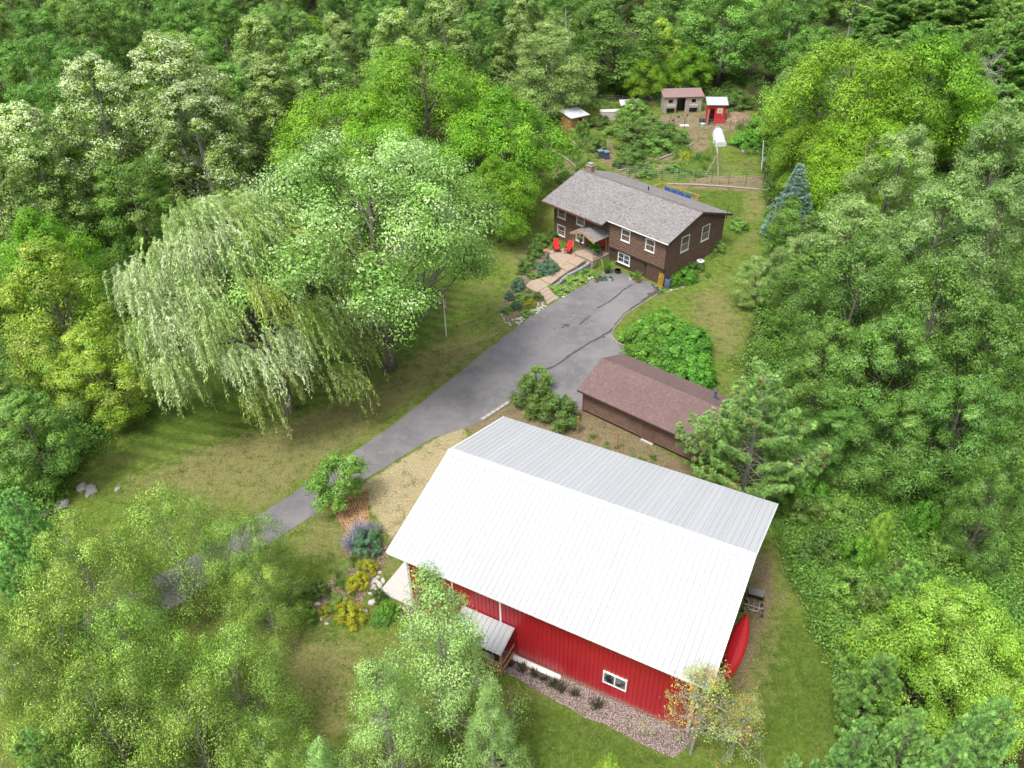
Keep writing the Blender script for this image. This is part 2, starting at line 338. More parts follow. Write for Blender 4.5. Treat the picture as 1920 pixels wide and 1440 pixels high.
CONC = plain('concrete', (0.50, 0.48, 0.45), 0.85, var=0.08, bmp=0.1)
STONE_BED = gravel('planting_bed_soil', (0.22, 0.16, 0.10), (0.42, 0.32, 0.22), (0.14, 0.12, 0.07), 16)
struct(sheet('planting_bed', [(936, 575), (950, 545), (972, 520), (990, 490), (1000, 470), (1032, 462), (1030, 500), (1000, 530), (1030, 560), (1020, 565), (975, 598), (955, 610)], STONE_BED, 0.012, jit=0.08, seed=7))
struct(sheet('planting_bed', [(1030, 548), (1112, 500), (1116, 512), (1060, 545), (1036, 562)], STONE_BED, 0.014, jit=0.05, seed=8))
struct(sheet('planting_bed', [(640, 1000), (700, 1000), (735, 1035), (715, 1070), (690, 1110), (670, 1150), (620, 1165), (575, 1160), (600, 1110), (650, 1060)], STONE_BED, 0.012, jit=0.15, seed=9))
DIRT = gravel('dirt', (0.28, 0.19, 0.11), (0.42, 0.30, 0.19), (0.20, 0.15, 0.09), 9)
# ------------------------------------------------------------------ buildings
def to_local(c, yaw, p):
    d = np.array([p[0]-c[0], p[1]-c[1]]); return d[0]*math.cos(yaw)+d[1]*math.sin(yaw), -d[0]*math.sin(yaw)+d[1]*math.cos(yaw)
def on_wall(c, yaw, u, v, b=None, a=None):    # where the line of sight (u,v) meets a wall of the building
    l0 = to_local(c, yaw, ground(u, v, 0)); l1 = to_local(c, yaw, ground(u, v, 1)); k = 1 if b is not None else 0
    t = ((b if k else a)-l0[k])/(l1[k]-l0[k]); return l0[1-k]+(l1[1-k]-l0[1-k])*t, t
def metal_paint(name, col, rough, spec=0.5, var=0.04, dirt=False):
    m, nt, b = newmat(name); f = noise(nt, 0.8, 4); f2 = noise(nt, 6, 4, 0.7)
    c = mixc(nt, f, tuple(q*(1-var) for q in col), col); c = mixc(nt, ramp(nt, f2, 0.55, 0.85), c, tuple(q*(1-2.5*var) for q in col))
    oi = N(nt, 'ShaderNodeObjectInfo'); mr = N(nt, 'ShaderNodeMapRange', i_3=0.97, i_4=1.02); nt.links.new(oi.outputs['Random'], mr.inputs[0]); hv = N(nt, 'ShaderNodeHueSaturation'); nt.links.new(mr.outputs[0], hv.inputs['Value']); nt.links.new(c, hv.inputs['Color']); c = hv.outputs[0]
    if dirt:
        tc = N(nt, 'ShaderNodeTexCoord'); sp = N(nt, 'ShaderNodeSeparateXYZ'); nt.links.new(tc.outputs['Object'], sp.inputs[0]); ad = N(nt, 'ShaderNodeMath', operation='MULTIPLY_ADD', i_1=-0.9); nt.links.new(f2, ad.inputs[0]); nt.links.new(sp.outputs[2], ad.inputs[2])
        c = mixc(nt, ramp(nt, ad.outputs[0], 0.05, -0.45), c, (0.26, 0.12, 0.09))
    nt.links.new(c, b.inputs['Base Color']); b.inputs['Roughness'].default_value = rough; b.inputs['Specular IOR Level'].default_value = spec
    return m
WMETAL = metal_paint('white_painted_steel', (0.41, 0.42, 0.435), 0.65, 0.25)
RMETAL = metal_paint('red_painted_steel', (0.40, 0.012, 0.022), 0.32, 0.6, 0.07, True)
TRIM = plain('white_trim', (0.78, 0.78, 0.77), 0.5, var=0.05)
GREYTRIM = plain('grey_white_trim', (0.55, 0.56, 0.57), 0.5, var=0.08)
GLASS, nt, b = newmat('window_glass'); b.inputs['Base Color'].default_value = (0.02, 0.028, 0.035, 1); b.inputs['Roughness'].default_value = 0.06; b.inputs['Specular IOR Level'].default_value = 0.9
nt.links.new(mixc(nt, ramp(nt, noise(nt, 2.5, 3), 0.4, 0.62), (0.015, 0.02, 0.025), (0.16, 0.18, 0.19)), b.inputs['Base Color'])
CURT = plain('pale_curtain', (0.30, 0.33, 0.36), 0.7, var=0.4, scale=8)
WOODN = plain('new_timber', (0.42, 0.24, 0.11), 0.75, var=0.3, scale=5)
WOODG = plain('weathered_timber', (0.30, 0.26, 0.21), 0.85, var=0.35, scale=6)
BLACKP = plain('black_plastic', (0.022, 0.022, 0.026), 0.4, var=0.2)
STEEL = plain('galvanised_steel', (0.55, 0.56, 0.58), 0.35, metal=0.6, var=0.15)

# --- red barn with white steel roof
bc = (BX, BY); L, Wd, HE, HR = 16.98, 12.6, 4.93, 6.97; sl_ = (HR-HE)/(Wd/2)
wa, wb = L/2-0.68, Wd/2-0.68
barn = thing('barn', 'large red steel barn with a white ribbed metal roof in the foreground', 'barn', (BX, BY, 0), BYAW)
npan = 19; pw = L/npan; slen = math.hypot(Wd/2, HR-HE)
pm = MB(); pm.box((0, -slen/2, -0.02), (pw-0.006, slen, 0.03))
for k in range(3):
    x = -pw/2+(k+0.5)*pw/3; pm.add([(x-0.022, 0, -0.005), (x-0.010, 0, 0.018), (x+0.010, 0, 0.018), (x+0.022, 0, -0.005), (x-0.022, -slen-0.003, -0.005), (x-0.010, -slen-0.003, 0.018), (x+0.010, -slen-0.003, 0.018), (x+0.022, -slen-0.003, -0.005)],
                                      [(0, 1, 5, 4)[::-1], (1, 2, 6, 5)[::-1], (2, 3, 7, 6)[::-1], (4, 5, 6, 7)])
pmesh = pm.mesh('roof_panel'); pmesh.materials.append(WMETAL)
ang = math.atan(sl_)
for s in (0, 1):
    for i in range(npan):
        o = link('roof_panel', pmesh, barn); x = -L/2+(i+0.5)*pw
        o.location = (x, 0, HR); o.rotation_euler = (ang, 0, 0)
        if s: o.rotation_euler = Matrix.Rotation(math.pi, 4, 'Z').to_3x3().to_4x4() @ Matrix.Rotation(ang, 4, 'X') and (Matrix.Rotation(math.pi, 4, 'Z') @ Matrix.Rotation(ang, 4, 'X')).to_euler()
rc = MB()
for s in (-1, 1):
    rc.add([(-L/2-0.02, 0, HR+0.075), (L/2+0.02, 0, HR+0.075), (L/2+0.02, s*0.24, HR+0.045-0.24*sl_), (-L/2-0.02, s*0.24, HR+0.045-0.24*sl_)], [(0, 1, 2, 3) if s > 0 else (3, 2, 1, 0)])
    rc.tube([(-L/2-0.02, s*0.25, HR+0.03-0.25*sl_), (L/2+0.02, s*0.25, HR+0.03-0.25*sl_)], 0.025, 4)
obj('ridge_cap', rc, GREYTRIM, barn)
for s in (-1, 1):
    f = MB(); f.box2((-L/2, s*(Wd/2)-0.02, HE-0.17), (L/2, s*(Wd/2)+0.02, HE-0.035)); obj('eave_trim', f, TRIM, barn)
    f = MB()
    for q in (-1, 1):
        f.add([(s*(L/2+0.015), 0, HR+0.03), (s*(L/2+0.015), q*Wd/2, HE+0.03), (s*(L/2+0.015), q*Wd/2, HE-0.15), (s*(L/2+0.015), 0, HR-0.15),
               (s*(L/2-0.02), 0, HR+0.0), (s*(L/2-0.02), q*Wd/2, HE+0.0), (s*(L/2-0.02), q*Wd/2, HE-0.15), (s*(L/2-0.02), 0, HR-0.15)],
              [(0, 1, 2, 3), (7, 6, 5, 4), (0, 4, 5, 1), (1, 5, 6, 2), (2, 6, 7, 3)])
    obj('rake_trim', f, TRIM, barn)
sf = MB(); sf.box2((-L/2+0.03, -Wd/2+0.03, HE-0.11), (L/2-0.03, -wb, HE-0.08)); sf.box2((-L/2+0.03, wb, HE-0.11), (L/2-0.03, Wd/2-0.03, HE-0.08)); obj('soffit', sf, TRIM, barn)
def ribbed(x0, x1, base, top0, top1, n=4):     # a steel wall panel standing on x, facing -y
    m = MB(); m.add([(x0, 0, base), (x1, 0, base), (x1, 0, top1), (x0, 0, top0)], [(0, 1, 2, 3)]); w = (x1-x0)/n
    for k in range(n):
        x = x0+(k+0.5)*w; t = top0+(top1-top0)*(k+0.5)/n
        m.add([(x-0.035, 0, base), (x-0.018, -0.03, base), (x+0.018, -0.03, base), (x+0.035, 0, base), (x-0.035, 0, t), (x-0.018, -0.03, t), (x+0.018, -0.03, t), (x+0.035, 0, t)], [(0, 1, 5, 4), (1, 2, 6, 5), (2, 3, 7, 6)])
    m.box2((x0+0.002, 0.005, base), (x1-0.002, 0.02, min(top0, top1))); return m
ft = HR-sl_*wb-0.06
npw = 17; w_ = 2*wa/npw; fm = ribbed(-w_/2, w_/2, 0.12, ft, ft).mesh('wall_panel'); fm.materials.append(RMETAL)
for s in (0, 1):
    for i in range(npw):
        o = link('wall_panel', fm, barn); o.location = (-wa+(i+0.5)*w_, -wb if not s else wb, 0); o.rotation_euler = (0, 0, math.pi*s)
ng = 12; wg = 2*wb/ng
for s in (0, 1):
    for i in range(ng):
        y0 = -wb+i*wg; y1 = y0+wg
        t = [HR-sl_*abs(y)-0.06 for y in (y0, y1)]
        m = ribbed(-wg/2, wg/2, 0.12, *(t if s else t[::-1])); o = obj('wall_panel', m, RMETAL, barn)
        o.location = (wa if s else -wa, (y0+y1)/2, 0); o.rotation_euler = (0, 0, math.pi/2 if s else -math.pi/2)
fb = MB(); fb.box2((-wa+0.01, -wb+0.01, 0), (wa-0.01, wb-0.01, 0.12)); fb.box2((-wa-0.035, -wb-0.035, 0.0), (wa+0.035, wb+0.035, 0.11)); obj('foundation', fb, RMETAL, barn)
for sx in (-1, 1):
    for sy in (-1, 1):
        m = MB(); m.box2((sx*wa-0.11*(sx > 0)+0.0-0.04*(sx < 0), sy*wb+0.045*sy, 0.12), (sx*wa+0.11*(sx < 0)+0.04*(sx > 0), sy*wb, ft)); m.box2((sx*wa+0.045*sx, sy*wb-0.11*sy, 0.12), (sx*wa, sy*wb+0.05*sy, ft-0.02))
        obj('corner_trim', m, GREYTRIM, barn)
for (u_, v_) in ((848, 1095), (938, 1124)):
    a_, z_ = on_wall(bc, BYAW, u_, v_, b=-wb); m = MB(); m.box2((a_-0.05, -wb-0.05, 0.12), (a_+0.05, -wb-0.0, ft)); obj('downpipe', m, TRIM, barn)
def barn_window(a, z, w, h, b=-wb):
    fr = MB(); t = 0.07; y0, y1 = b-0.075, b-0.0
    fr.box2((a-w/2, y0, z-h/2), (a+w/2, y1, z-h/2+t)); fr.box2((a-w/2, y0, z+h/2-t), (a+w/2, y1, z+h/2))
    fr.box2((a-w/2, y0, z-h/2+t), (a-w/2+t, y1, z+h/2-t)); fr.box2((a+w/2-t, y0, z-h/2+t), (a+w/2, y1, z+h/2-t)); fr.box2((a-0.03, y0+0.01, z-h/2+t), (a+0.03, y1, z+h/2-t))
    f = obj('window', fr, TRIM, barn)
    for s in (-1, 1):
        p = MB(); x0, x1 = (a-w/2+t, a-0.03) if s < 0 else (a+0.03, a+w/2-t); p.box2((x0, b-0.045, z-h/2+t), (x1, b-0.038, z+h/2-t)); obj('pane', p, GLASS, f)
for (tl, br) in (((790, 1060), (824, 1085)), ((866, 1138), (898, 1170)), ((1132, 1256), (1174.5, 1296))):
    a0, z0 = on_wall(bc, BYAW, *tl, b=-wb); a1, z1 = on_wall(bc, BYAW, *br, b=-wb)
    barn_window((a0+a1)/2, (z0+z1)/2, a1-a0, max(0.75, min(1.0, z0-z1)) if z0 > z1 else 0.8)
# gable loft window and sliding doors on the left end wall
sd = MB(); sd.box2((-wa-0.09, -1.7, 0.12), (-wa-0.04, 1.7, 3.3)); dd = obj('sliding_door', sd, TRIM, barn)
sd = MB(); sd.box2((-wa-0.12, -2.0, 3.3), (-wa-0.03, 2.0, 3.42)); obj('door_track', sd, GREYTRIM, barn)
bw = lambda a, b, z=0.0: (BX+a*math.cos(BYAW)-b*math.sin(BYAW), BY+a*math.sin(BYAW)+b*math.cos(BYAW), z)
# concrete slab by the left end
ap = to_local(bc, BYAW, ground(712, 1110)); ap2 = to_local(bc, BYAW, ground(774, 1139))
m = MB(); m.box2((ap[0], ap2[1]+0.0, 0.0), (-wa-0.05, wb-1, 0.07)); o = tag(obj('concrete_slab', m, CONC, None, (BX, BY, 0), BYAW), 'white concrete slab along the left end of the red barn', 'slab')
# strip of white trim lying along the wall
m = MB(); s0 = on_wall(bc, BYAW, 961, 1232, b=-wb-0.2)[0]; s1 = on_wall(bc, BYAW, 1050, 1276, b=-wb-0.2)[0]
m.box2((s0, -wb-0.36, 0.0), (s1, -wb-0.12, 0.06)); m.box2((s0, -wb-0.13, 0.06), (s1, -wb-0.10, 0.16)); m.box2((s0, -wb-0.38, 0.06), (s1, -wb-0.35, 0.12))
tag(obj('gutter_trough', m, TRIM, None, (BX, BY, 0), BYAW), 'long white trough on the gravel against the red barn wall', 'trough')
# canopy over the stair well
can = [on_wall(bc, BYAW, 890, 1166, b=-wb-0.05), on_wall(bc, BYAW, 957, 1192, b=-wb-0.05)]
cz = 2.2; la, lb = to_local(bc, BYAW, ground(957, 1192, 2.2)); fa, fb_ = to_local(bc, BYAW, ground(937, 1229, 1.9)); ra, rb_ = to_local(bc, BYAW, ground(868, 1196, 1.9))
a0c, a1c, bf = fa-3.0, fa+0.05, min(fb_, -wb-1.5)
cpy = thing('lean_to_canopy', 'small white metal canopy on timber posts against the red barn wall', 'canopy', bw(0, 0), BYAW)
m = MB(); q = [(a0c, bf, 1.9), (a1c, bf, 1.9), (a1c, -wb-0.06, 2.3), (a0c, -wb-0.06, 2.3)]; m.slab(q, 0.04)
for k in range(11):
    x = a0c+0.05+(a1c-a0c-0.1)*k/10; m.tube([(x, bf, 1.91), (x, -wb-0.06, 2.31)], 0.022, 4)
obj('canopy_roof', m, WMETAL, cpy)
for x in (a0c+0.1, (a0c+a1c)/2, a1c-0.1):
    m = MB(); m.box2((x-0.05, bf+0.12, 0), (x+0.05, bf+0.22, 1.86)); obj('post', m, WOODN, cpy)
    m = MB(); m.tube([(x, bf+0.17, 1.84), (x, -wb-0.1, 2.22)], 0.045, 4); obj('rafter', m, WOODN, cpy)
for z in (0.35, 0.95):
    m = MB(); m.box2((a0c+0.05, bf+0.07, z), (a1c-0.05, bf+0.115, z+0.12)); obj('rail', m, WOODN, cpy)
    m = MB(); m.box2((a1c-0.045, bf+0.25, z), (a1c, -wb-0.15, z+0.12)); obj('rail', m, WOODN, cpy)
hp = thing('heat_pump', 'dark grey outdoor unit under the white lean-to canopy', 'outdoor unit', bw((a0c+a1c)/2+0.4, bf+0.75), BYAW)
m = MB(); m.box2((-0.45, -0.18, 0.08), (0.45, 0.2, 0.75)); obj('casing', m, plain('dark_grey_paint', (0.05, 0.055, 0.07), 0.4), hp)
m = MB()
for k in range(9): m.box((0, -0.19, 0.18+k*0.06), (0.8, 0.02, 0.025))
obj('grille', m, STEEL, hp)

# --- brown house
bcH = (HX, HY); HRZ = 6.193; SL = 0.33
BROWN = plain('brown_wood_siding', (0.145, 0.084, 0.060), 0.8, var=0.28, scale=2.2, bmp=0.15)
BROWND = plain('dark_brown_paint', (0.070, 0.041, 0.030), 0.7, var=0.15)
def shingle(name, cols, scale=1.0):
    m, nt, b = newmat(name); tc = N(nt, 'ShaderNodeTexCoord')
    br = N(nt, 'ShaderNodeTexBrick', offset=0.5, i_Scale=1.0); br.inputs['Brick Width'].default_value = 0.32*scale; br.inputs['Row Height'].default_value = 0.15*scale
    br.inputs['Mortar Size'].default_value = 0.010; br.inputs['Mortar Smooth'].default_value = 0.3; br.inputs['Bias'].default_value = 0.0
    br.inputs['Color1'].default_value = (*cols[0], 1); br.inputs['Color2'].default_value = (*cols[1], 1); br.inputs['Mortar'].default_value = (*[q*0.45 for q in cols[0]], 1)
    mp = N(nt, 'ShaderNodeSeparateXYZ'); nt.links.new(tc.outputs['Object'], mp.inputs[0]); cb = N(nt, 'ShaderNodeCombineXYZ'); nt.links.new(mp.outputs[0], cb.inputs[0]); nt.links.new(mp.outputs[1], cb.inputs[1])
    nt.links.new(cb.outputs[0], br.inputs['Vector'])
    c = mixc(nt, ramp(nt, noise(nt, 6.5, 3, 0.8), 0.38, 0.62), br.outputs['Color'], cols[2]); c = mixc(nt, ramp(nt, noise(nt, 4.0, 3, 0.8), 0.5, 0.68), c, cols[3])
    c = mixc(nt, 0.4, c, mixc(nt, noise(nt, 0.5, 4), (0.6, 0.6, 0.6), (1.4, 1.4, 1.4)), 'MULTIPLY')
    nt.links.new(c, b.inputs['Base Color']); b.inputs['Roughness'].default_value = 0.92; bump(nt, b, br.outputs['Fac'], -0.5, 0.02)
    return m
SHG = shingle('grey_shingle', [(0.14, 0.13, 0.127), (0.215, 0.20, 0.198), (0.26, 0.245, 0.243), (0.10, 0.088, 0.085)])
SHB = shingle('brown_shingle', [(0.135, 0.084, 0.080), (0.165, 0.106, 0.100), (0.15, 0.096, 0.091), (0.185, 0.125, 0.117)])
house = thing('house', 'brown split level house with a grey shingle gable roof', 'house', (HX, HY, 0), HYAW)
# courses of lapped boards on one wall; p0,p1 in plan, nrm outward
def siding(mb, p0, p1, z0, z1, nrm, rise=0.225, lim=None):
    p0, p1, nrm = map(np.array, (p0, p1, nrm)); z = z0
    while z < z1-0.02:
        zt = min(z+rise, z1); q0, q1, t0, t1 = p0, p1, p0, p1
        if lim: q0, q1 = lim(z); t0, t1 = lim(zt); q0, q1, t0, t1 = map(np.array, (q0, q1, t0, t1))
        o = nrm*0.075; i = nrm*0.004
        hh = zt-z; P = [(*(q0+i), z), (*(q1+i), z), (*(q1*.7+t1*.3+o), z+hh*.3), (*(q0*.7+t0*.3+o), z+hh*.3), (*(q1*.35+t1*.65+o), z+hh*.65), (*(q0*.35+t0*.65+o), z+hh*.65), (*(t1+i), zt), (*(t0+i), zt)]
        mb.add(P, [(0, 1, 2, 3), (3, 2, 4, 5), (5, 4, 6, 7)]); z = zt
AR, BF, BL_, AM, AL, BB = 7.3, -4.4, -4.1, 0.45, -7.4, 4.3
rz_ = lambda b: HRZ-SL*abs(b)-0.10
core = MB()
core.prism([(AM, BF+0.15), (AR, BF+0.15), (AR, BB), (AM, BB)], -0.2, 1.75); core.prism([(AM, BF), (AR, BF), (AR, BB), (AM, BB)], 1.75, 4.6)
core.prism([(AL, BL_), (AM, BL_), (AM, BB), (AL, BB)], -0.6, 4.6)
core.add([(a, b, z) for a in (AL, AR) for b, z in ((BF+0.3, 4.6), (BB, 4.6), (0, HRZ-0.12))], [(0, 2, 1), (3, 4, 5), (0, 3, 5, 2), (1, 2, 5, 4)])
obj('wall', core, BROWND, house)
sd = MB(); siding(sd, (AM, BF), (AR, BF), 1.75, rz_(BF), (0, -1)); siding(sd, (AL, BL_), (AM-0.02, BL_), -0.3, rz_(BL_)-0.0, (0, -1))
siding(sd, (AM, BL_), (AM, BF), 1.75, 4.5, (-1, 0))
siding(sd, (AR, BF+0.15), (AR, BB), -0.2, 1.75, (1, 0)); siding(sd, 0, 0, 1.75, HRZ-0.14, (1, 0), lim=lambda z: ((AR, max(BF, -(HRZ-0.1-z)/SL)), (AR, min(BB, (HRZ-0.1-z)/SL))))
siding(sd, 0, 0, -0.3, HRZ-0.14, (-1, 0), lim=lambda z: ((AL, min(BB, (HRZ-0.1-z)/SL)), (AL, max(BL_, -(HRZ-0.1-z)/SL))))
siding(sd, (AR, BB), (AL, BB), 0.6, rz_(BB), (0, 1))
obj('siding', sd, BROWN, house)
sk = MB(); sk.box2((AM-0.02, BF-0.05, 1.68), (AR+0.05, BF+0.12, 1.76)); sk.box2((AR-0.06, BF+0.08, -0.1), (AR+0.055, BF+0.155, 1.68)); sk.box2((AR-0.05, BF-0.055, 1.76), (AR+0.06, BF+0.03, 4.65)); sk.box2((AM-0.05, BF-0.055, 1.76), (AM+0.05, BF, 4.5)); obj('corner_board', sk, BROWND, house)
# roof
roof = MB(); e1, e2, bk = 4.82, 5.6, 4.9; zr = lambda b: HRZ-SL*abs(b)
AL_R, AR_R = -7.75, 7.75
roof.slab([(AM, -e1, zr(e1)), (AR_R, -e1, zr(e1)), (AR_R, 0, HRZ), (AM, 0, HRZ)], 0.12); roof.slab([(AL_R, -e2, zr(e2)), (AM, -e2, zr(e2)), (AM, 0, HRZ), (AL_R, 0, HRZ)], 0.12)
roof.slab([(AR_R, bk, zr(bk)), (AL_R, bk, zr(bk)), (AL_R, 0, HRZ), (AR_R, 0, HRZ)], 0.12)
rf = obj('roof', roof, SHG, house)
m = MB()
for s in (-1, 1): m.slab([(AL_R, min(0, s*0.17), HRZ+0.015+(0 if s > 0 else -0.17*SL)), (AR_R, min(0, s*0.17), HRZ+0.015+(0 if s > 0 else -0.17*SL)), (AR_R, max(0, s*0.17), HRZ+0.015+(0 if s < 0 else -0.17*SL)), (AL_R, max(0, s*0.17), HRZ+0.015+(0 if s < 0 else -0.17*SL))], 0.03)
obj('ridge_cap', m, plain('dark_ridge_shingle', (0.13, 0.115, 0.11), 0.9), rf)
m = MB(); m.box2((AM+0.05, -e1-0.07, zr(e1)-0.14), (AR_R, -e1-0.004, zr(e1)-0.05)); obj('gutter', m, TRIM, rf)
m = MB(); m.box2((AL_R, -e2-0.09, zr(e2)-0.16), (AM, -e2-0.004, zr(e2)-0.02)); obj('gutter', m, plain('brown_gutter', (0.13, 0.055, 0.04), 0.5), rf)
for a_ in (AL_R, AR_R):
    for s, e in ((-1, e2 if a_ < 0 else e1), (1, bk)):
        m = MB(); x0, x1 = (a_, a_+0.04) if a_ > 0 else (a_-0.04, a_)
        m.add([(x0, 0, HRZ), (x1, 0, HRZ), (x1, 0, HRZ-0.22), (x0, 0, HRZ-0.22), (x0, s*e, zr(e)), (x1, s*e, zr(e)), (x1, s*e, zr(e)-0.22), (x0, s*e, zr(e)-0.22)], [(0, 1, 5, 4), (1, 2, 6, 5), (2, 3, 7, 6), (3, 0, 4, 7), (4, 5, 6, 7)]); obj('rake_board', m, BROWND, rf)
BRICK = plain('chimney_brick', (0.30, 0.20, 0.165), 0.9, var=0.3, scale=9)
m = MB(); m.box2((-7.2, 0.2, 4.5), (-6.5, 0.75, 6.6)); m.box2((-7.26, 0.14, 6.6), (-6.44, 0.81, 6.7)); ch = obj('chimney', m, BRICK, rf)
m = MB(); m.box2((-7.05, 0.32, 6.7), (-6.65, 0.64, 6.86)); m.box2((-7.12, 0.25, 6.88), (-6.58, 0.7, 6.92)); obj('chimney_cap', m, STEEL, rf)
m = MB(); m.tube([(0.2, 1.3, 5.6), (0.2, 1.3, 6.15)], 0.07, 8); obj('vent_pipe', m, BLACKP, rf)
def hwin(wall, p, z, w, h, cols=1, rows=2, curt=False, nrm='f'):
    # window centred at p along the wall; nrm 'f' faces -b, 'r' faces +a
    g = lambda x, d, zz: (p+x, wall-d, zz) if nrm == 'f' else (wall+d, p+x, zz)
    fr = MB(); t = 0.085
    def bb(m, x0, x1, z0, z1, d0, d1): m.box2(g(x0, d0, z0), g(x1, d1, z1))
    for x0, x1, z0, z1 in ((-w/2, w/2, z-h/2, z-h/2+t), (-w/2, w/2, z+h/2-t, z+h/2), (-w/2, -w/2+t, z-h/2+t, z+h/2-t), (w/2-t, w/2, z-h/2+t, z+h/2-t)): bb(fr, x0, x1, z0, z1, 0.0, 0.085)
    f = obj('window', fr, TRIM, house)
    iw, ih = (w-2*t)/cols, (h-2*t)/rows
    for i in range(cols):
        for j in range(rows):
            x0 = -w/2+t+i*iw; z0 = z-h/2+t+j*ih; pm_ = MB(); bb(pm_, x0+0.02, x0+iw-0.02, z0+0.02, z0+ih-0.02, 0.04, 0.048); obj('pane', pm_, CURT if curt and j == 0 else GLASS, f)
    br_ = MB()
    for i in range(1, cols): bb(br_, -w/2+t+i*iw-0.035, -w/2+t+i*iw+0.035, z-h/2+t, z+h/2-t, 0.03, 0.075)
    for j in range(1, rows): bb(br_, -w/2+t, w/2-t, z-h/2+t+j*ih-0.02, z-h/2+t+j*ih+0.02, 0.03, 0.07)
    bb(br_, -w/2+t, w/2-t, z-h/2+t, z+h/2-t, 0.022, 0.03)
    obj('sash', br_, TRIM, f); sl2 = MB(); bb(sl2, -w/2-0.05, w/2+0.05, z-h/2-0.05, z-h/2-0.002, 0, 0.12); obj('sill', sl2, TRIM, f)
hwin(BF, 2.5, 3.55, 1.08, 1.2); hwin(BF, 5.45, 3.55, 1.08, 1.2); hwin(BF+0.15, 2.35, 1.02, 1.5, 1.05, 2, 2)
for a_, z_, h_ in ((-6.3, 3.0, 1.1), (-3.65, 3.05, 1.1), (-6.3, 1.1, 1.15), (-3.65, 1.25, 1.0)): hwin(BL_, a_, z_, 1.12, h_, 2 if z_ < 2 and a_ > -5 else 1, 2, True)
hwin(AR, -1.75, 3.5, 1.2, 1.55, 1, 2, True, 'r'); hwin(AR, 1.35, 3.6, 1.2, 1.55, 1, 2, True, 'r')
m = MB(); m.box2((5.35, BF+0.09, 0.02), (7.0, BF+0.148, 1.62)); gd = obj('side_door', m, plain('brown_door_paint', (0.095, 0.055, 0.04), 0.6), house)
for x0, x1, z0, z1 in ((5.27, 5.35, 0.02, 1.68), (7.0, 7.08, 0.02, 1.68)):
    m = MB(); m.box2((x0, BF+0.07, z0), (x1, BF+0.148, z1)); obj('door_jamb', m, BROWN, gd)
m = MB(); m.tube([(6.85, BF+0.09, 0.8), (6.85, BF+0.02, 0.8)], 0.04, 6); obj('handle', m, STEEL, gd)
m = MB(); m.box2((4.95, BF+0.02, 1.2), (5.08, BF+0.14, 1.42)); obj('wall_lamp', m, BLACKP, house)
# entry porch
RDOOR = plain('red_door_paint', (0.36, 0.012, 0.010), 0.4, var=0.1)
m = MB(); m.box2((-1.15, BL_-0.10, 0.92), (-0.15, BL_-0.02, 2.75)); dr_ = obj('front_door', m, RDOOR, house)
m = MB(); m.box2((-1.27, BL_-0.11, 0.9), (-1.15, BL_-0.01, 2.85)); m.box2((-0.15, BL_-0.11, 0.9), (-0.03, BL_-0.01, 2.85)); m.box2((-1.27, BL_-0.11, 2.75), (-0.03, BL_-0.01, 2.86)); obj('door_frame', m, WOODN, dr_)
m = MB(); m.box2((-1.62, BL_-0.09, 0.92), (-1.3, BL_-0.03, 2.75)); obj('side_light', m, GLASS, dr_)
m = MB(); m.tube([(-1.05, BL_-0.1, 1.75), (-1.05, BL_-0.17, 1.75)], 0.04, 6); obj('handle', m, STEEL, dr_)
pr = MB(); pa0, pa1, pz, pf = -2.9, 0.35, 3.35, -6.4; pm_a = (pa0+pa1)/2
pr.slab([(pa0, pf, 2.75), (pm_a, pf, pz), (pm_a, BL_-0.02, pz), (pa0, BL_-0.02, 2.75)], 0.1); pr.slab([(pm_a, pf, pz), (pa1, pf, 2.75), (pa1, BL_-0.02, 2.75), (pm_a, BL_-0.02, pz)], 0.1)
prf = obj('porch_roof', pr, SHG, house)
for s, a0_ in ((1, pa0), (-1, pa1)):
    m = MB(); m.add([(a0_, pf-0.04, 2.73), (pm_a, pf-0.04, pz-0.02), (pm_a, pf-0.04, pz-0.22), (a0_, pf-0.04, 2.53), (a0_, pf, 2.73), (pm_a, pf, pz-0.02), (pm_a, pf, pz-0.22), (a0_, pf, 2.53)], [(0, 1, 2, 3), (7, 6, 5, 4), (3, 2, 6, 7), (0, 4, 5, 1), (0, 3, 7, 4)]); obj('barge_board', m, WOODN, prf)
m = MB(); m.box2((pa0+0.15, pf+0.25, 0.6), (pa0+0.27, pf+0.37, 2.7)); obj('porch_post', m, WOODN, house)
m = MB(); m.tube([(AR+0.3, BB-0.1, 4.2), (AR+0.3, BB-0.1, 5.5)], 0.03, 5); m.tube([(AR+0.05, BB-0.1, 4.0), (AR+0.3, BB-0.1, 4.6)], 0.025, 5); obj('antenna_mast', m, BLACKP, house)
hw = lambda a, b, z=0.0: (HX+a*math.cos(HYAW)-b*math.sin(HYAW), HY+a*math.sin(HYAW)+b*math.cos(HYAW), z)
# landing, patio, steps and retaining wall in front of the door
TAN = plain('tan_concrete', (0.36, 0.275, 0.205), 0.85, var=0.16, scale=2.5, bmp=0.2, bscale=60); PALE = plain('pale_concrete_block', (0.40, 0.37, 0.34), 0.9, var=0.3, scale=3)
GREYB = plain('grey_concrete_wall', (0.26, 0.27, 0.28), 0.95, var=0.4, scale=2.5)
ent = thing('entrance_landing', 'raised tan concrete landing with black rail before the red door', 'landing', (HX, HY, 0), HYAW)
m = MB(); m.box2((-2.0, -6.6, 0), (0.42, BL_-0.12, 0.84)); obj('landing_wall', m, TAN, ent); m = MB(); m.box2((-2.05, -6.65, 0.845), (0.44, BL_-0.12, 0.9)); obj('landing_slab', m, TAN, ent)
m = MB()
for k in range(7): m.tube([(0.36, -6.5+k*0.22, 0.9), (0.36, -6.5+k*0.22, 1.6)], 0.018, 4)
m.tube([(0.36, -6.55, 1.6), (0.36, -5.1, 1.6)], 0.03, 5); m.tube([(0.36, -6.5, 1.0), (0.36, -5.15, 1.0)], 0.02, 4); obj('railing', m, BLACKP, ent)
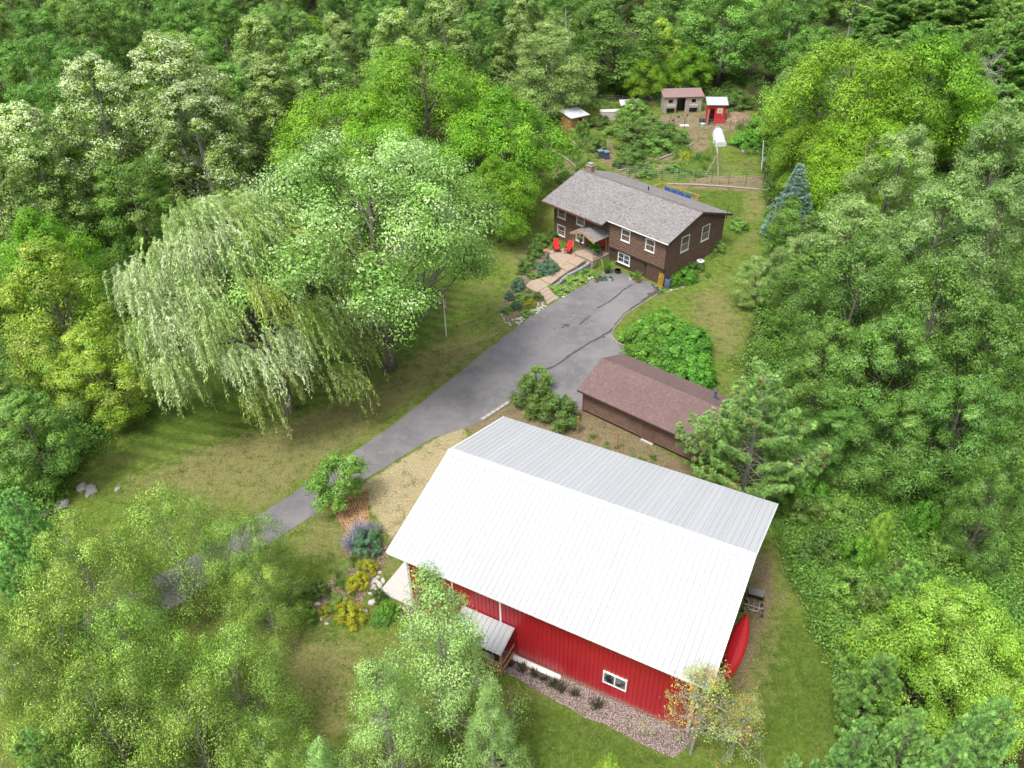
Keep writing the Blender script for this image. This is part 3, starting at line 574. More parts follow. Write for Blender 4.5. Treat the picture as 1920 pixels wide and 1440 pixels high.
for k in range(3):
    m = MB(); m.box2((-2.05-0.35*(k+1), -6.2, 0.3), (-2.05-0.35*k, -4.6, 0.72-0.14*k)); obj('step', m, TAN, ent)
def z2(px, z, o=(920, 440), s=8.0): return ground(o[0]+px[0]/s, o[1]+px[1]/s, z)
pat = struct(link('garden_walkway', None), 'structure')
def slabs(name, quad, z, mat=TAN, depth=0.12, base=None):
    m = MB(); m.prism([tuple(z2(p, z)[:2]) for p in quad], z-depth if base is None else base, z); return obj(name, m, mat, pat)
slabs('patio_slab', [(850, 250), (1020, 200), (1330, 230), (1400, 330), (1290, 320), (1150, 395), (1050, 490), (890, 330)], 0.52, depth=0.52)
slabs('stair_slab', [(1150, 395), (1290, 322), (1420, 380), (1290, 470)], 0.62, depth=0.62)
slabs('stair_slab', [(1050, 488), (1150, 400), (1290, 470), (1155, 550)], 0.50, depth=0.5); slabs('stair_slab', [(905, 578), (1060, 518), (1152, 553), (1020, 643)], 0.40, depth=0.4)
slabs('stair_slab', [(738, 655), (905, 600), (1022, 648), (895, 742)], 0.30, depth=0.3); slabs('stair_slab', [(520, 765), (600, 690), (738, 655), (890, 742), (850, 772), (700, 855), (630, 835)], 0.20, depth=0.2)
slabs('stair_slab', [(700, 853), (850, 775), (890, 810), (742, 890)], 0.16, depth=0.16); slabs('stair_slab', [(742, 890), (890, 810), (925, 860), (785, 932)], 0.12, depth=0.12)
slabs('stair_slab', [(785, 932), (925, 860), (965, 905), (825, 985)], 0.085, depth=0.085); slabs('stair_slab', [(825, 985), (965, 905), (1015, 935), (850, 1045)], 0.05, depth=0.05)
# curving block wall: each block a part
rw = thing('retaining_wall', 'low curving grey block wall beside the tan garden steps', 'wall')
line = [(890, 760), (950, 735), (1020, 700), (1090, 640), (1150, 600), (1250, 560), (1350, 520), (1430, 480), (1500, 430)]
LP = np.array([z2((p[0], p[1]+55), 0.0)[:2] for p in line]); seg = np.r_[0, np.cumsum(np.linalg.norm(np.diff(LP, axis=0), axis=1))]
nb = int(seg[-1]/0.42); rg = random.Random(8)
for k in range(nb):
    s0 = seg[-1]*k/nb; s1 = seg[-1]*(k+1)/nb
    p0 = np.array([np.interp(s0, seg, LP[:, j]) for j in (0, 1)]); p1 = np.array([np.interp(s1, seg, LP[:, j]) for j in (0, 1)]); d = p1-p0; hh = 0.18+0.55*k/nb
    nc = max(1, round(hh/0.2))
    for c_ in range(nc):
        m = MB(); q = (p0+p1)/2; m.box((q[0]+rg.uniform(-.012, .012), q[1]+rg.uniform(-.012, .012), hh*(c_+0.5)/nc), (np.linalg.norm(d)-0.02, 0.28, hh/nc-0.012), math.atan2(d[1], d[0])); obj('block', m, GREYB, rw)

# --- garage
gar = thing('garage', 'low brown garage with a reddish brown shingle roof behind the barn', 'garage', (GX, GY, 0), GYAW)
gL, gW, ge, gr = 10.0, 5.97, 2.09, 3.29; gs = (gr-ge)/(gW/2); ga, gb = gL/2-0.28, gW/2-0.48
m = MB(); m.prism([(-ga, -gb), (ga, -gb), (ga, gb), (-ga, gb)], 0, ge); m.add([(a, b, z) for a in (-ga, ga) for b, z in ((-gb, ge), (gb, ge), (0, gr-0.1))], [(0, 2, 1), (3, 4, 5), (0, 3, 5, 2), (1, 2, 5, 4)]); obj('wall', m, BROWND, gar)
m = MB(); siding(m, (-ga, -gb), (ga, -gb), 0.18, gr-gs*gb-0.1, (0, -1), 0.17); siding(m, (ga, gb), (-ga, gb), 0.18, gr-gs*gb-0.1, (0, 1), 0.17)
for s in (-1, 1): siding(m, 0, 0, 0.18, gr-0.12, (s, 0), 0.17, lim=lambda z, s=s: ((s*ga, -s*min(gb, (gr-0.08-z)/gs)), (s*ga, s*min(gb, (gr-0.08-z)/gs))))
obj('siding', m, BROWN, gar)
m = MB()
m.slab([(-gL/2, -gW/2, ge), (gL/2, -gW/2, ge), (gL/2, 0, gr), (-gL/2, 0, gr)], 0.09); m.slab([(gL/2, gW/2, ge), (-gL/2, gW/2, ge), (-gL/2, 0, gr), (gL/2, 0, gr)], 0.09); grf = obj('roof', m, SHB, gar)
m = MB(); m.box2((-gL/2, -gW/2-0.03, ge-0.13), (gL/2, -gW/2-0.004, ge-0.01)); obj('fascia', m, BROWND, grf)
m = MB(); x = on_wall((GX, GY), GYAW, 1215, 812, b=-gb)[0]; m.box2((x-0.35, -gb-0.055, 0.1), (x+0.55, -gb-0.05+0.0, 1.85)); 
m = MB(); m.box2((x-0.4, -gb-0.07, 0.08), (x+0.5, -gb-0.046, 1.9)); d_ = obj('side_door', m, plain('garage_door_paint', (0.12, 0.07, 0.05), 0.7, var=0.2), gar)
m = MB(); m.box2((x-0.48, -gb-0.09, 0.08), (x-0.4, -gb, 1.95)); m.box2((x+0.5, -gb-0.09, 0.08), (x+0.58, -gb, 1.95)); obj('door_frame', m, BROWN, d_)
m = MB(); m.box2((x-0.42, -gb-0.22, 0.0), (x+0.55, -gb-0.05, 0.09)); obj('threshold', m, CONC, d_)
m = MB(); m.box2((-ga-0.06, -gb-0.06, 0.05), (-ga+0.05, -gb+0.02, ge-0.05)); obj('corner_board', m, plain('dark_red_paint', (0.22, 0.02, 0.02), 0.5), gar)
for k in range(2):
    m = MB(); y0 = -gb+0.35+k*2.4; m.box2((-ga-0.08, y0, 0.05), (-ga-0.05, y0+2.1, 1.9)); o = obj('vehicle_door', m, plain('pale_door_paint', (0.20, 0.12, 0.09), 0.6), gar)
vx, vy = to_local((GX, GY), GYAW, ground(1341, 742, 3.1)); vy = max(-0.4, min(2.6, vy)); vx = min(vx, gL/2-0.4); vz = gr-gs*abs(vy)
m = MB(); m.tube([(vx, vy, vz-0.05), (vx, vy, vz+0.12)], [0.28, 0.16], 8); m.tube([(vx, vy, vz+0.1), (vx, vy, vz+0.75)], 0.1, 8); m.tube([(vx, vy, vz+0.75), (vx, vy, vz+0.9)], [0.17, 0.1], 8); obj('flue', m, plain('dark_grey_flue', (0.09, 0.1, 0.12), 0.4), grf)
# ------------------------------------------------------------------ trees and other plants
class Leaves:
    def __init__(s): s.P = []; s.C = []; s.n = 0
    def add(s, cen, nrm, size, col, aspect=0.5, axis=None, fold=0.0):
        # rhombic leaves: centre, normal, length, colour
        n = len(cen)
        nrm = nrm/np.maximum(np.linalg.norm(nrm, axis=1, keepdims=True), 1e-6)
        if axis is None: axis = RG.normal(size=(n, 3))
        a = axis-nrm*np.sum(axis*nrm, 1, keepdims=True); a /= np.maximum(np.linalg.norm(a, axis=1, keepdims=True), 1e-6); b = np.cross(nrm, a)
        L = np.asarray(size).reshape(-1, 1)*0.5*np.ones((n, 1)); w = L*aspect
        q = np.stack([cen-a*L, cen-b*w+nrm*fold*w, cen+a*L, cen+b*w+nrm*fold*w], 1)
        s.P.append(q); s.C.append(np.repeat(col[:, None, :], 4, 1)); s.n += n
    def mesh(s, name, mat):
        P = np.concatenate(s.P).reshape(-1, 3); C = np.concatenate(s.C).reshape(-1, 3)*1.22; lum = C.mean(1, keepdims=True); C = np.maximum(lum+(C-lum)*1.04, 0.004); n = len(P)//4
        me = bpy.data.meshes.new(name); me.vertices.add(4*n); me.vertices.foreach_set('co', P.astype(np.float32).ravel())
        me.loops.add(4*n); me.loops.foreach_set('vertex_index', np.arange(4*n, dtype=np.int32))
        me.polygons.add(n); me.polygons.foreach_set('loop_start', np.arange(0, 4*n, 4, dtype=np.int32)); me.polygons.foreach_set('loop_total', np.full(n, 4, np.int32))
        me.update()
        a = me.color_attributes.new('col', 'FLOAT_COLOR', 'POINT'); a.data.foreach_set('color', np.concatenate([np.clip(C, 0, 1), np.ones((len(C), 1))], 1).astype(np.float32).ravel())
        me.materials.append(mat); return me
RG = np.random.default_rng(11)
def pick(pal, n):        # palette: list of (weight, rgb)
    w = np.array([p[0] for p in pal], float); w /= w.sum(); c = np.array([p[1] for p in pal])
    return c[RG.choice(len(pal), n, p=w)]
def unit(n):
    v = RG.normal(size=(n, 3)); return v/np.linalg.norm(v, axis=1, keepdims=True)
SHAPES = {'round': lambda t: np.sqrt(np.clip(1-(2*t-1)**2, 0, 1))**0.8, 'ovate': lambda t: np.clip(np.sin(np.pi*np.clip(t, 0, 1)**0.75), 0, 1)**0.75,
          'dome': lambda t: np.sqrt(np.clip(1-t**2.2, 0, 1)), 'column': lambda t: np.clip(np.sin(np.pi*np.clip(t*0.94+0.06, 0, 1)**0.65), 0, 1)**0.6, 'cone': lambda t: np.clip(1-t, 0, 1)**0.85}
def broadleaf(H, R, base=0.25, shape='round', lobes=26, lr=0.34, clumps=30, lpc=30, leaf=0.22, aspect=0.55, pal=None, spread=0.40, up=0.6, bark=None, seed=1,
              pal_var=0.15, trunk_r=None, lean=(0, 0), sparse=0.0, limb_vis=0.9, droop=0.0, tip=None, topw=0.0, bare=0):
    """crown of leaf clumps gathered into lobes carried by limbs; returns (trunk mesh, crown mesh)"""
    global RG
    RG = np.random.default_rng(seed); rnd = random.Random(seed); sh = SHAPES[shape]
    H0 = H*base; trunk_r = trunk_r or H*0.018
    T = MB(); top = H*0.9; npt = 9; ph = rnd.random()*6
    tp = [(lean[0]*(k/(npt-1))**1.3*H+0.12*math.sin(ph+k)*min(k, 2)/2, lean[1]*(k/(npt-1))**1.3*H+0.12*math.cos(ph*1.7+k)*min(k, 2)/2, top*k/(npt-1)-0.15) for k in range(npt)]
    T.tube(tp, [trunk_r*(1.45 if k == 0 else (1-0.82*k/(npt-1))) for k in range(npt)], 7)
    tpa = np.array(tp)
    LV = Leaves(); ga = 2.39996
    LC = []
    for i in range(lobes):
        t = (i+0.5)/lobes; t = np.clip(t+rnd.uniform(-.04, .04), 0.03, 0.97); a = i*ga+rnd.uniform(-.5, .5); rr = float(sh(t))*R*rnd.uniform(0.58, 0.86)*(1+.13*math.sin(2*a+ph)+.10*math.sin(3*a+2*ph+3*t))
        z = H0+(H-H0)*t*0.93+H*.03*math.sin(a+ph*3); k = z/top*(npt-1); k0 = int(min(k, npt-2)); ax = tpa[k0]+(tpa[k0+1]-tpa[k0])*(k-k0)
        LC.append((np.array([ax[0]+rr*math.cos(a), ax[1]+rr*math.sin(a), z]), rr, a, t))
    for (c, rr, a, t) in LC:
        lrad = lr*R*(0.65+0.5*float(sh(t)))*rnd.uniform(0.75, 1.2)
        # limb
        sz = max(H*0.12, c[2]-rr*rnd.uniform(0.6, 1.1)-lrad*0.3); k = min(sz/top*(npt-1), npt-1.01); k0 = int(k); s0 = tpa[k0]+(tpa[k0+1]-tpa[k0])*(k-k0)
        r0 = max(0.022, trunk_r*0.34*(1-0.55*sz/H)); mid = s0*0.45+c*0.55+np.array([0, 0, -0.08*rr]); 
        T.tube([s0, s0*0.75+mid*0.25+np.array([0, 0, -.03*rr]), mid, c], [r0, r0*0.8, r0*0.55, r0*0.3], 5, cap=False)
        d = unit(clumps); out = np.array([math.cos(a), math.sin(a), up]); d = d+out*0.55; d /= np.linalg.norm(d, axis=1, keepdims=True)
        rad = lrad*RG.uniform(0.45, 1.05, (clumps, 1)); cc = c+d*rad*np.array([1, 1, 0.85]); cc[:, 2] -= droop*rad[:, 0]*np.abs(d[:, 0]**2+d[:, 1]**2)
        for q in range(0, clumps, 3):
            T.tube([c, (c+cc[q])/2+np.array([0, 0, -.04]), cc[q]], [r0*0.28, r0*0.2, 0.008], 3, cap=False)
        if rnd.random() < bare:
            for q in range(6):
                e = c+d[q]*lrad*1.25; T.tube([c, (c+e)/2+np.array([0, 0, .1]), e], [r0*0.4, r0*0.25, 0.01], 4, cap=False)
                for w in range(3):
                    f = c+(e-c)*rnd.uniform(.4, .9); g = f+unit(1)[0]*lrad*0.45; T.tube([f, g], [r0*0.18, 0.008], 3, cap=False)
            continue
        keep = RG.random(clumps) > sparse; cc = cc[keep]; dd = d[keep]; m = len(cc)
        if m == 0: continue
        csz = lrad*0.26*RG.uniform(0.7, 1.3, (m, 1, 1))
        g = RG.normal(size=(m, lpc, 3)); g /= np.maximum(np.linalg.norm(g, axis=2, keepdims=True), 1e-6)**0.55
        pos = cc[:, None, :]+g*csz*np.array([1.15, 1.15, 0.75])*spread*2
        pos[:, :, 2] -= droop*0.6*np.linalg.norm(g[:, :, :2], axis=2)*csz[:, :, 0]
        nr = g*0.75+dd[:, None, :]*0.75+np.array([0, 0, up*0.8])+RG.normal(size=(m, lpc, 3))*0.25
        base_c = pick(pal, 1)[0]*0.35+0.65*pick(pal, m); tone = (1+RG.normal(size=(m, 1))*pal_var*0.9)*rnd.uniform(.85, 1.15)
        col = (base_c*tone)[:, None, :]*(1+RG.normal(size=(m, lpc, 1))*pal_var)
        if tip is not None:       # paler growth (or leaf undersides turned up) on some twigs
            pt = np.clip((cc[:, 2:3]-H0)/(H-H0), 0, 1); msk = (RG.random((m, lpc, 1)) < 0.72) & (RG.random((m, 1, 1)) < (tip[0]*1.25*(topw*pt**2+(1-topw)))[:, None, :]); col = np.where(msk, np.array(tip[1])*(1+RG.normal(size=(m, lpc, 1))*0.15), col)
        LV.add(pos.reshape(-1, 3), nr.reshape(-1, 3), (leaf*RG.uniform(0.65, 1.25, m*lpc)), np.clip(col.reshape(-1, 3), 0.005, 1), aspect)
    if sparse < .3:        # leaves deep inside each lobe
        for (c, rr, a, t) in LC:
            k = int(clumps*lpc*.16); lrad = lr*R*(0.65+0.5*float(sh(t))); q_ = unit(k)*(RG.random((k, 1))**.5)*lrad*.62*np.array([1, 1, .8]); cl = pick(pal, k)*(1+RG.normal(size=(k, 1))*.12)
            LV.add(c+q_, q_/lrad+np.array([0, 0, .5])+RG.normal(size=(k, 3))*.3, leaf*1.7*RG.uniform(.8, 1.2, k), np.clip(cl, .005, 1), aspect)
    tm = T.mesh('trunk'); tm.materials.append(bark or BARK); tm.polygons.foreach_set('use_smooth', [True]*len(tm.polygons))
    return tm, LV.mesh('crown', LEAF)
def needles(LV, c, dirs, L, w, pal, per, var=0.2, cone=1.0):   # tufts of flat needles round each shoot
    m = len(c); n = RG.normal(size=(m, per, 3)); n /= np.linalg.norm(n, axis=2, keepdims=True)
    d = n+dirs[:, None, :]*cone; d /= np.linalg.norm(d, axis=2, keepdims=True)
    cen = c[:, None, :]+d*L*0.55
    col = (pick(pal, m)*(1+RG.normal(size=(m, 1))*var*0.7))[:, None, :]*(1+RG.normal(size=(m, per, 1))*var)
    nr = np.cross(d.reshape(-1, 3), unit(m*per)); nr *= np.where(nr[:, 2:3] < 0, -1, 1); nr[:, 2] += .5
    LV.add(cen.reshape(-1, 3), nr, np.full(m*per, L)*RG.uniform(0.8, 1.15, m*per), np.clip(col.reshape(-1, 3)*1.25, 0.004, 1), w/L, axis=d.reshape(-1, 3))
def conifer(H, R, base=0.12, whorls=16, per=6, tufts=9, L=0.3, w=0.05, pal=None, nper=26, rise=0.35, curl=0.15, seed=1, bark=None, trunk_r=None, irregular=0.25, tsz=1.0, cone=1.0, pw=0.85, side=0.35, topk=0.0):
    global RG
    RG = np.random.default_rng(seed); rnd = random.Random(seed); T = MB(); LV = Leaves(); trunk_r = trunk_r or H*0.016
    T.tube([(0, 0, -0.15), (0.05, 0, H*0.35), (-0.04, 0.04, H*0.7), (0, 0, H*0.98)], [trunk_r*1.3, trunk_r*0.8, trunk_r*0.45, 0.02], 7)
    C = [np.array([[0, 0, H*0.99]])]; D = [np.array([[0, 0, 1.0]])]
    for i in range(whorls):
        t = i/(whorls-1); z = H*(base+(1-base)*0.97*t**0.92); ln = R*max(topk, (1-t)**pw)+0.12*R; n_ = max(3, int(per*(1-0.35*t)))
        for k in range(n_):
            a = k*2*math.pi/n_+i*1.1+rnd.uniform(-.35, .35); l = ln*rnd.uniform(1-irregular*1.6, 1+irregular*0.6)
            if l < 0.1: continue
            u_ = np.array([math.cos(a), math.sin(a), 0]); s_ = np.array([-u_[1], u_[0], 0]); ri = rise+rnd.uniform(-.12, .12)
            f = lambda q: np.array([0, 0, z])+u_*l*q+np.array([0, 0, 1])*l*(ri*q*0.7+curl*q*q*1.4-0.12*q*(1-q)*2)
            T.tube([f(0), f(0.5), f(1)], [max(0.012, trunk_r*0.22*(1-t*0.6)), max(0.01, trunk_r*0.15), 0.008], 4, cap=False)
            nt_ = max(2, int(tufts*l/R+1))
            for j in range(nt_):
                q = 0.35+0.65*(j+1)/nt_ if j < nt_-1 else 1.0
                c0 = f(q)
                C.append(c0[None]); D.append((u_*0.8+np.array([0, 0, 0.6]))[None])
                if j < nt_-1 or nt_ < 3:
                    for s in (-1, 1):
                        e = c0+(s_*s*0.8+u_*0.6)*l*side*(1.15-q)*rnd.uniform(.7, 1.2)+np.array([0, 0, rnd.uniform(-.02, .1)*l]); ns = 2 if l > 1.2 else 1
                        for w_k in range(ns):
                            ee = c0+(e-c0)*(w_k+1)/ns; C.append(ee[None]+RG.normal(size=(1, 3))*0.04); D.append((s_*s*0.6+u_*0.5+np.array([0, 0, 0.6]))[None])
                        if l > 0.9: T.tube([c0, e], [0.014, 0.006], 3, cap=False)
    C = np.concatenate(C); D = np.concatenate(D)
    needles(LV, C, D*cone, L, w, pal, nper, cone=1.0)
    tm = T.mesh('trunk'); tm.materials.append(bark or BARK)
    return tm, LV.mesh('crown', NEEDLE)
def willow(H, R, pal, seed=3, strands=900, lean=(0.0, 0.0)):
    global RG
    RG = np.random.default_rng(seed); rnd = random.Random(seed); T = MB(); LV = Leaves()
    T.tube([(0, 0, -0.2), (0.1, 0.1, H*0.22), (lean[0]*0.4, lean[1]*0.4, H*0.45), (lean[0], lean[1], H*0.8)], [0.55, 0.4, 0.32, 0.1], 9)
    hubs = []
    for lay, (n_, fr0, fr1, z0_, z1_) in enumerate([(15, .05, .55, .95, .84), (19, .5, .95, .78, .62), (19, .7, 1.0, .56, .44), (11, .55, .95, .36, .28)]):
        for i in range(n_):
            q = (i+.5)/n_; a = i*2.39996+lay; rr = R*(fr0+(fr1-fr0)*math.sqrt(q))*rnd.uniform(.85, 1.08)*(1+.12*math.sin(2*a+1)); z = H*(z0_+(z1_-z0_)*q)*rnd.uniform(.95, 1.04)
            if lay == 3 and math.sin(a) > .2: continue
            hubs.append((np.array([lean[0]*(.3+.7*z/H)+rr*math.cos(a), lean[1]*(.3+.7*z/H)+rr*math.sin(a)*.9, z]), lay))
    for c, lay in hubs:
        s0 = np.array([lean[0]*0.5, lean[1]*0.5, min(H*0.42, c[2]*.8)]); T.tube([s0, s0*0.5+c*0.5+np.array([0, 0, 0.6]), c], [0.15, 0.08, 0.02], 5, cap=False)
        outd = c-np.array([lean[0], lean[1], c[2]]); outd /= max(np.linalg.norm(outd), .3); tone = pick(pal if lay < 3 else [(1, (.26, .32, .05)), (1, (.20, .28, .05))], 1)[0]
        lrad = R*rnd.uniform(0.15, 0.25)
        for s in range(int(strands/len(hubs))):
            d = unit(1)[0]; d[2] = abs(d[2])*0.8; st = c+d*lrad*rnd.uniform(0.25, 1.0)
            ln = rnd.uniform(.9, 2.1)*(1.0 if rnd.random() < 0.85 else 1.5); hd = outd*0.45+np.array([d[0], d[1], 0])*0.5+np.array([0.62, -0.38, 0]); n = int(ln*14)
            q = np.linspace(0, 1, n)[:, None]; pth = st+hd*ln*(0.75*q-0.25*q*q)+np.array([0, 0, 1])*(0.30*ln*q-ln*1.05*q*q)
            pth[:, 2] = np.maximum(pth[:, 2], 0.25)
            tg = np.gradient(pth, axis=0); tg /= np.linalg.norm(tg, axis=1, keepdims=True)
            pth = np.repeat(pth, 2, 0)+RG.normal(size=(2*n, 3))*0.05; tg = np.repeat(tg, 2, 0)
            col = (tone*0.6+pick(pal, 1)[0]*0.4)*(1+RG.normal()*0.15)*(1+RG.normal(size=(2*n, 1))*0.2)
            LV.add(pth, RG.normal(size=(2*n, 3))+np.array([0, 0, 0.8]), np.full(2*n, 0.27)*RG.uniform(.8, 1.2, 2*n), np.clip(col, 0.01, 1), 0.2, axis=tg+RG.normal(size=(2*n, 3))*0.35)
    for i in range(26):
        a = rnd.uniform(0, 6.28); s0 = np.array([lean[0]+0.9, lean[1]-0.4, H*0.84]); e = s0+np.array([math.cos(a)*rnd.uniform(.6, 1.9), math.sin(a)*rnd.uniform(.5, 1.6), rnd.uniform(0.1, 1.0)])
        T.tube([s0, (s0+e)/2+np.array([0, 0, 0.2]), e], [0.06, 0.04, 0.01], 4, cap=False)
    tm = T.mesh('trunk'); tm.materials.append(BARK)
    return tm, LV.mesh('crown', LEAF)
def bare_tree(H, R, seed=1, n=26, bark=None, leaves=None):
    global RG
    RG = np.random.default_rng(seed); rnd = random.Random(seed); T = MB(); LV = Leaves()
    T.tube([(0, 0, -0.2), (0.1, 0, H*0.3), (0, .1, H*0.65), (0.05, 0, H)], [H*0.016, H*0.011, H*0.006, 0.01], 6); ends = []
    for i in range(n):
        z = H*(0.3+0.65*i/n); a = i*2.4+rnd.uniform(-.4, .4); l = R*(1.1-0.75*i/n)*rnd.uniform(.6, 1.1)
        s0 = np.array([0, 0, z]); e = s0+np.array([math.cos(a)*l, math.sin(a)*l, l*rnd.uniform(.1, .7)]); m = (s0+e)/2+np.array([0, 0, -.06*l])
        T.tube([s0, m, e], [0.055*(1.2-i/n), 0.03, 0.01], 4, cap=False)
        for k in range(8):
            f = s0+(e-s0)*rnd.uniform(.3, 1); g = f+unit(1)[0]*l*0.33+np.array([0, 0, .12*l]); T.tube([f, g], [0.016, 0.006], 3, cap=False); ends.append(g)
            for q in range(2):
                h = g+(f-g)*rnd.uniform(0, .5); T.tube([h, h+unit(1)[0]*l*0.16], [0.009, 0.004], 3, cap=False)
    tm = T.mesh('trunk'); tm.materials.append(bark or PALEBARK)
    if leaves is None: return tm, None
    E = np.array(ends)[RG.random(len(ends)) < leaves[0]]; m = len(E); per = leaves[1]
    pos = E[:, None, :]+RG.normal(size=(m, per, 3))*leaves[2]; col = (pick(leaves[3], m))[:, None, :]*(1+RG.normal(size=(m, per, 1))*.2)
    LV.add(pos.reshape(-1, 3), RG.normal(size=(m*per, 3))+np.array([0, 0, .6]), leaves[4]*RG.uniform(.7, 1.3, m*per), np.clip(col.reshape(-1, 3), .01, 1), 0.5)
    return tm, LV.mesh('crown', LEAF)
# leaf colours (what the leaf itself has)
P_MAPLE = [(4, (.17, .32, .055)), (3, (.23, .39, .085)), (2, (.11, .23, .035)), (2, (.32, .46, .16))]
P_BRIGHT = [(4, (.17, .34, .020)), (3, (.13, .28, .018)), (2, (.25, .42, .035)), (1, (.10, .20, .015))]
P_POPLAR = [(4, (.20, .30, .06)), (3, (.15, .25, .045)), (2, (.28, .38, .10))]
P_OAK = [(4, (.12, .25, .035)), (3, (.08, .18, .025)), (2, (.18, .32, .055)), (1, (.18, .27, .07))]
P_DARK = [(4, (.075, .165, .025)), (3, (.11, .225, .035)), (2, (.165, .30, .05)), (1, (.20, .34, .08))]
P_MID = [(4, (.16, .30, .05)), (3, (.21, .35, .07)), (2, (.10, .20, .045))]
P_GREY = [(4, (.19, .30, .075)), (3, (.14, .24, .06)), (2, (.27, .38, .12))]
P_YELL = [(4, (.30, .42, .045)), (3, (.21, .36, .035)), (2, (.14, .28, .03)), (2, (.42, .47, .12))]
P_ASPEN = [(4, (.26, .42, .11)), (3, (.34, .50, .17)), (2, (.19, .34, .07))]
P_ELDER = [(4, (.24, .36, .065)), (3, (.19, .31, .05)), (2, (.32, .43, .10)), (1, (.14, .24, .05))]
P_WILLOW = [(4, (.34, .50, .15)), (3, (.45, .60, .26)), (1, (.25, .38, .07)), (1, (.38, .46, .08)), (3, (.54, .66, .38))]
P_LIME = [(4, (.25, .42, .05)), (3, (.20, .36, .04)), (2, (.34, .48, .10))]
P_BUSH = [(4, (.09, .17, .035)), (3, (.13, .21, .045)), (2, (.07, .13, .035))]
P_SUMAC = [(4, (.09, .23, .025)), (3, (.13, .29, .035)), (2, (.055, .15, .018))]
P_PINE = [(4, (.19, .30, .085)), (3, (.25, .36, .10)), (2, (.14, .23, .075)), (0.3, (.27, .19, .08))]
P_WPINE = [(4, (.19, .33, .08)), (3, (.26, .41, .11)), (2, (.13, .25, .055))]
P_SPRUCE = [(4, (.22, .34, .27)), (3, (.28, .40, .33)), (2, (.16, .25, .19))]
P_RPINE = [(4, (.22, .38, .11)), (3, (.30, .48, .16)), (2, (.15, .28, .08))]
PROTO = {}
def kind(name, H, R, meshes): PROTO[name] = (H, R, meshes)
kind('silver_maple', 15.5, 8.2, broadleaf(15.5, 8.2, 0.34, 'round', 50, .235, 46, 44, .145, .62, P_MAPLE, seed=4, bark=BARK, trunk_r=.42, tip=(.32, (.38, .50, .23)), topw=.6, bare=.12, up=.8, spread=.36))
kind('walnut_tree', 13, 6.4, broadleaf(13, 6.4, 0.15, 'round', 38, .29, 34, 34, .21, .42, P_BRIGHT, seed=7, droop=.35, up=.75))
kind('walnut_tree_2', 12, 5.8, broadleaf(12, 5.8, 0.2, 'ovate', 32, .30, 32, 34, .21, .42, P_BRIGHT, seed=17, droop=.35, up=.75))
kind('silver_poplar', 18, 5.2, broadleaf(18, 5.2, 0.10, 'ovate', 46, .30, 30, 30, .20, .7, P_POPLAR, seed=9, bark=PALEBARK, tip=(.72, (.46, .55, .29)), topw=.75, up=.5, pal_var=.25))
kind('grey_poplar', 16, 4.0, broadleaf(16, 4.0, 0.10, 'column', 40, .34, 26, 28, .20, .7, P_POPLAR, seed=19, bark=PALEBARK, tip=(.25, (.36, .46, .20)), topw=.5, up=.5))
kind('oak_tree', 14, 5.0, broadleaf(14, 5.0, 0.12, 'round', 34, .30, 30, 34, .21, .6, P_OAK, seed=21))
kind('ash_tree', 15, 4.8, broadleaf(15, 4.8, 0.12, 'ovate', 36, .30, 28, 34, .21, .5, P_MID, seed=23))
kind('dark_tree', 14, 4.6, broadleaf(14, 4.6, 0.08, 'ovate', 36, .30, 28, 34, .20, .55, P_DARK, seed=25, bark=DARKBARK))
kind('grey_tree', 13, 4.4, broadleaf(13, 4.4, 0.06, 'column', 44, .28, 26, 32, .16, .45, P_GREY, seed=27, bark=BARK, tip=(.12, (.30, .36, .18)), topw=.5, bare=.0))
kind('shade_tree', 13, 5.6, broadleaf(13, 5.6, 0.05, 'ovate', 56, .23, 32, 34, .155, .5, P_DARK, seed=35, bark=BARK, tip=(.14, (.20, .34, .13)), topw=.6, bare=.0, spread=.42))
kind('yellow_green_tree', 12, 4.8, broadleaf(12, 4.8, 0.06, 'ovate', 44, .27, 36, 30, .16, .5, P_YELL, seed=31, bark=BARK, up=.6))
kind('box_elder', 10, 5.2, broadleaf(10, 5.2, 0.08, 'dome', 54, .25, 34, 36, .14, .42, P_ELDER, seed=37, bark=PALEBARK, sparse=.31, bare=.05, spread=.7, pal_var=.28, trunk_r=.14))
kind('box_elder_2', 8, 4.6, broadleaf(8, 4.6, 0.05, 'dome', 46, .26, 32, 34, .13, .42, P_ELDER, seed=39, bark=PALEBARK, sparse=.33, bare=.07, spread=.7, pal_var=.28, trunk_r=.12))
kind('aspen_tree', 11, 3.6, broadleaf(11, 3.6, 0.08, 'cone', 50, .27, 30, 30, .095, .75, P_ASPEN, seed=41, bark=PALEBARK, bare=.12, spread=.55, sparse=.31, up=.5, trunk_r=.16))
kind('lime_green_tree', 8.5, 4.2, broadleaf(8.5, 4.2, 0.06, 'dome', 40, .26, 38, 34, .13, .5, P_LIME, seed=43, bark=BARK, up=.6, bare=.04))
kind('weeping_willow', 13, 7.2, willow(13, 7.2, P_WILLOW, strands=3600, lean=(-1.8, 1.8)))
kind('scots_pine', 10, 3.6, conifer(10, 3.6, .12, 15, 7, 8, .26, .045, P_PINE, 46, .35, .2, 51, irregular=.4, pw=.7, topk=.16, side=.45, bark=PALEBARK))
kind('white_pine', 20, 6.2, conifer(20, 6.2, .10, 24, 8, 11, .50, .09, P_WPINE, 34, .25, .12, 53, irregular=.25, pw=.72, side=.5))
kind('young_pine', 6, 2.3, conifer(6, 2.3, .04, 14, 7, 6, .24, .035, P_WPINE, 44, .35, .15, 55, irregular=.2, side=.45))
kind('red_pine', 9, 2.9, conifer(9, 2.9, .08, 13, 7, 7, .27, .035, P_RPINE, 60, .5, .25, 57, irregular=.2, pw=.75, side=.42, cone=1.3))
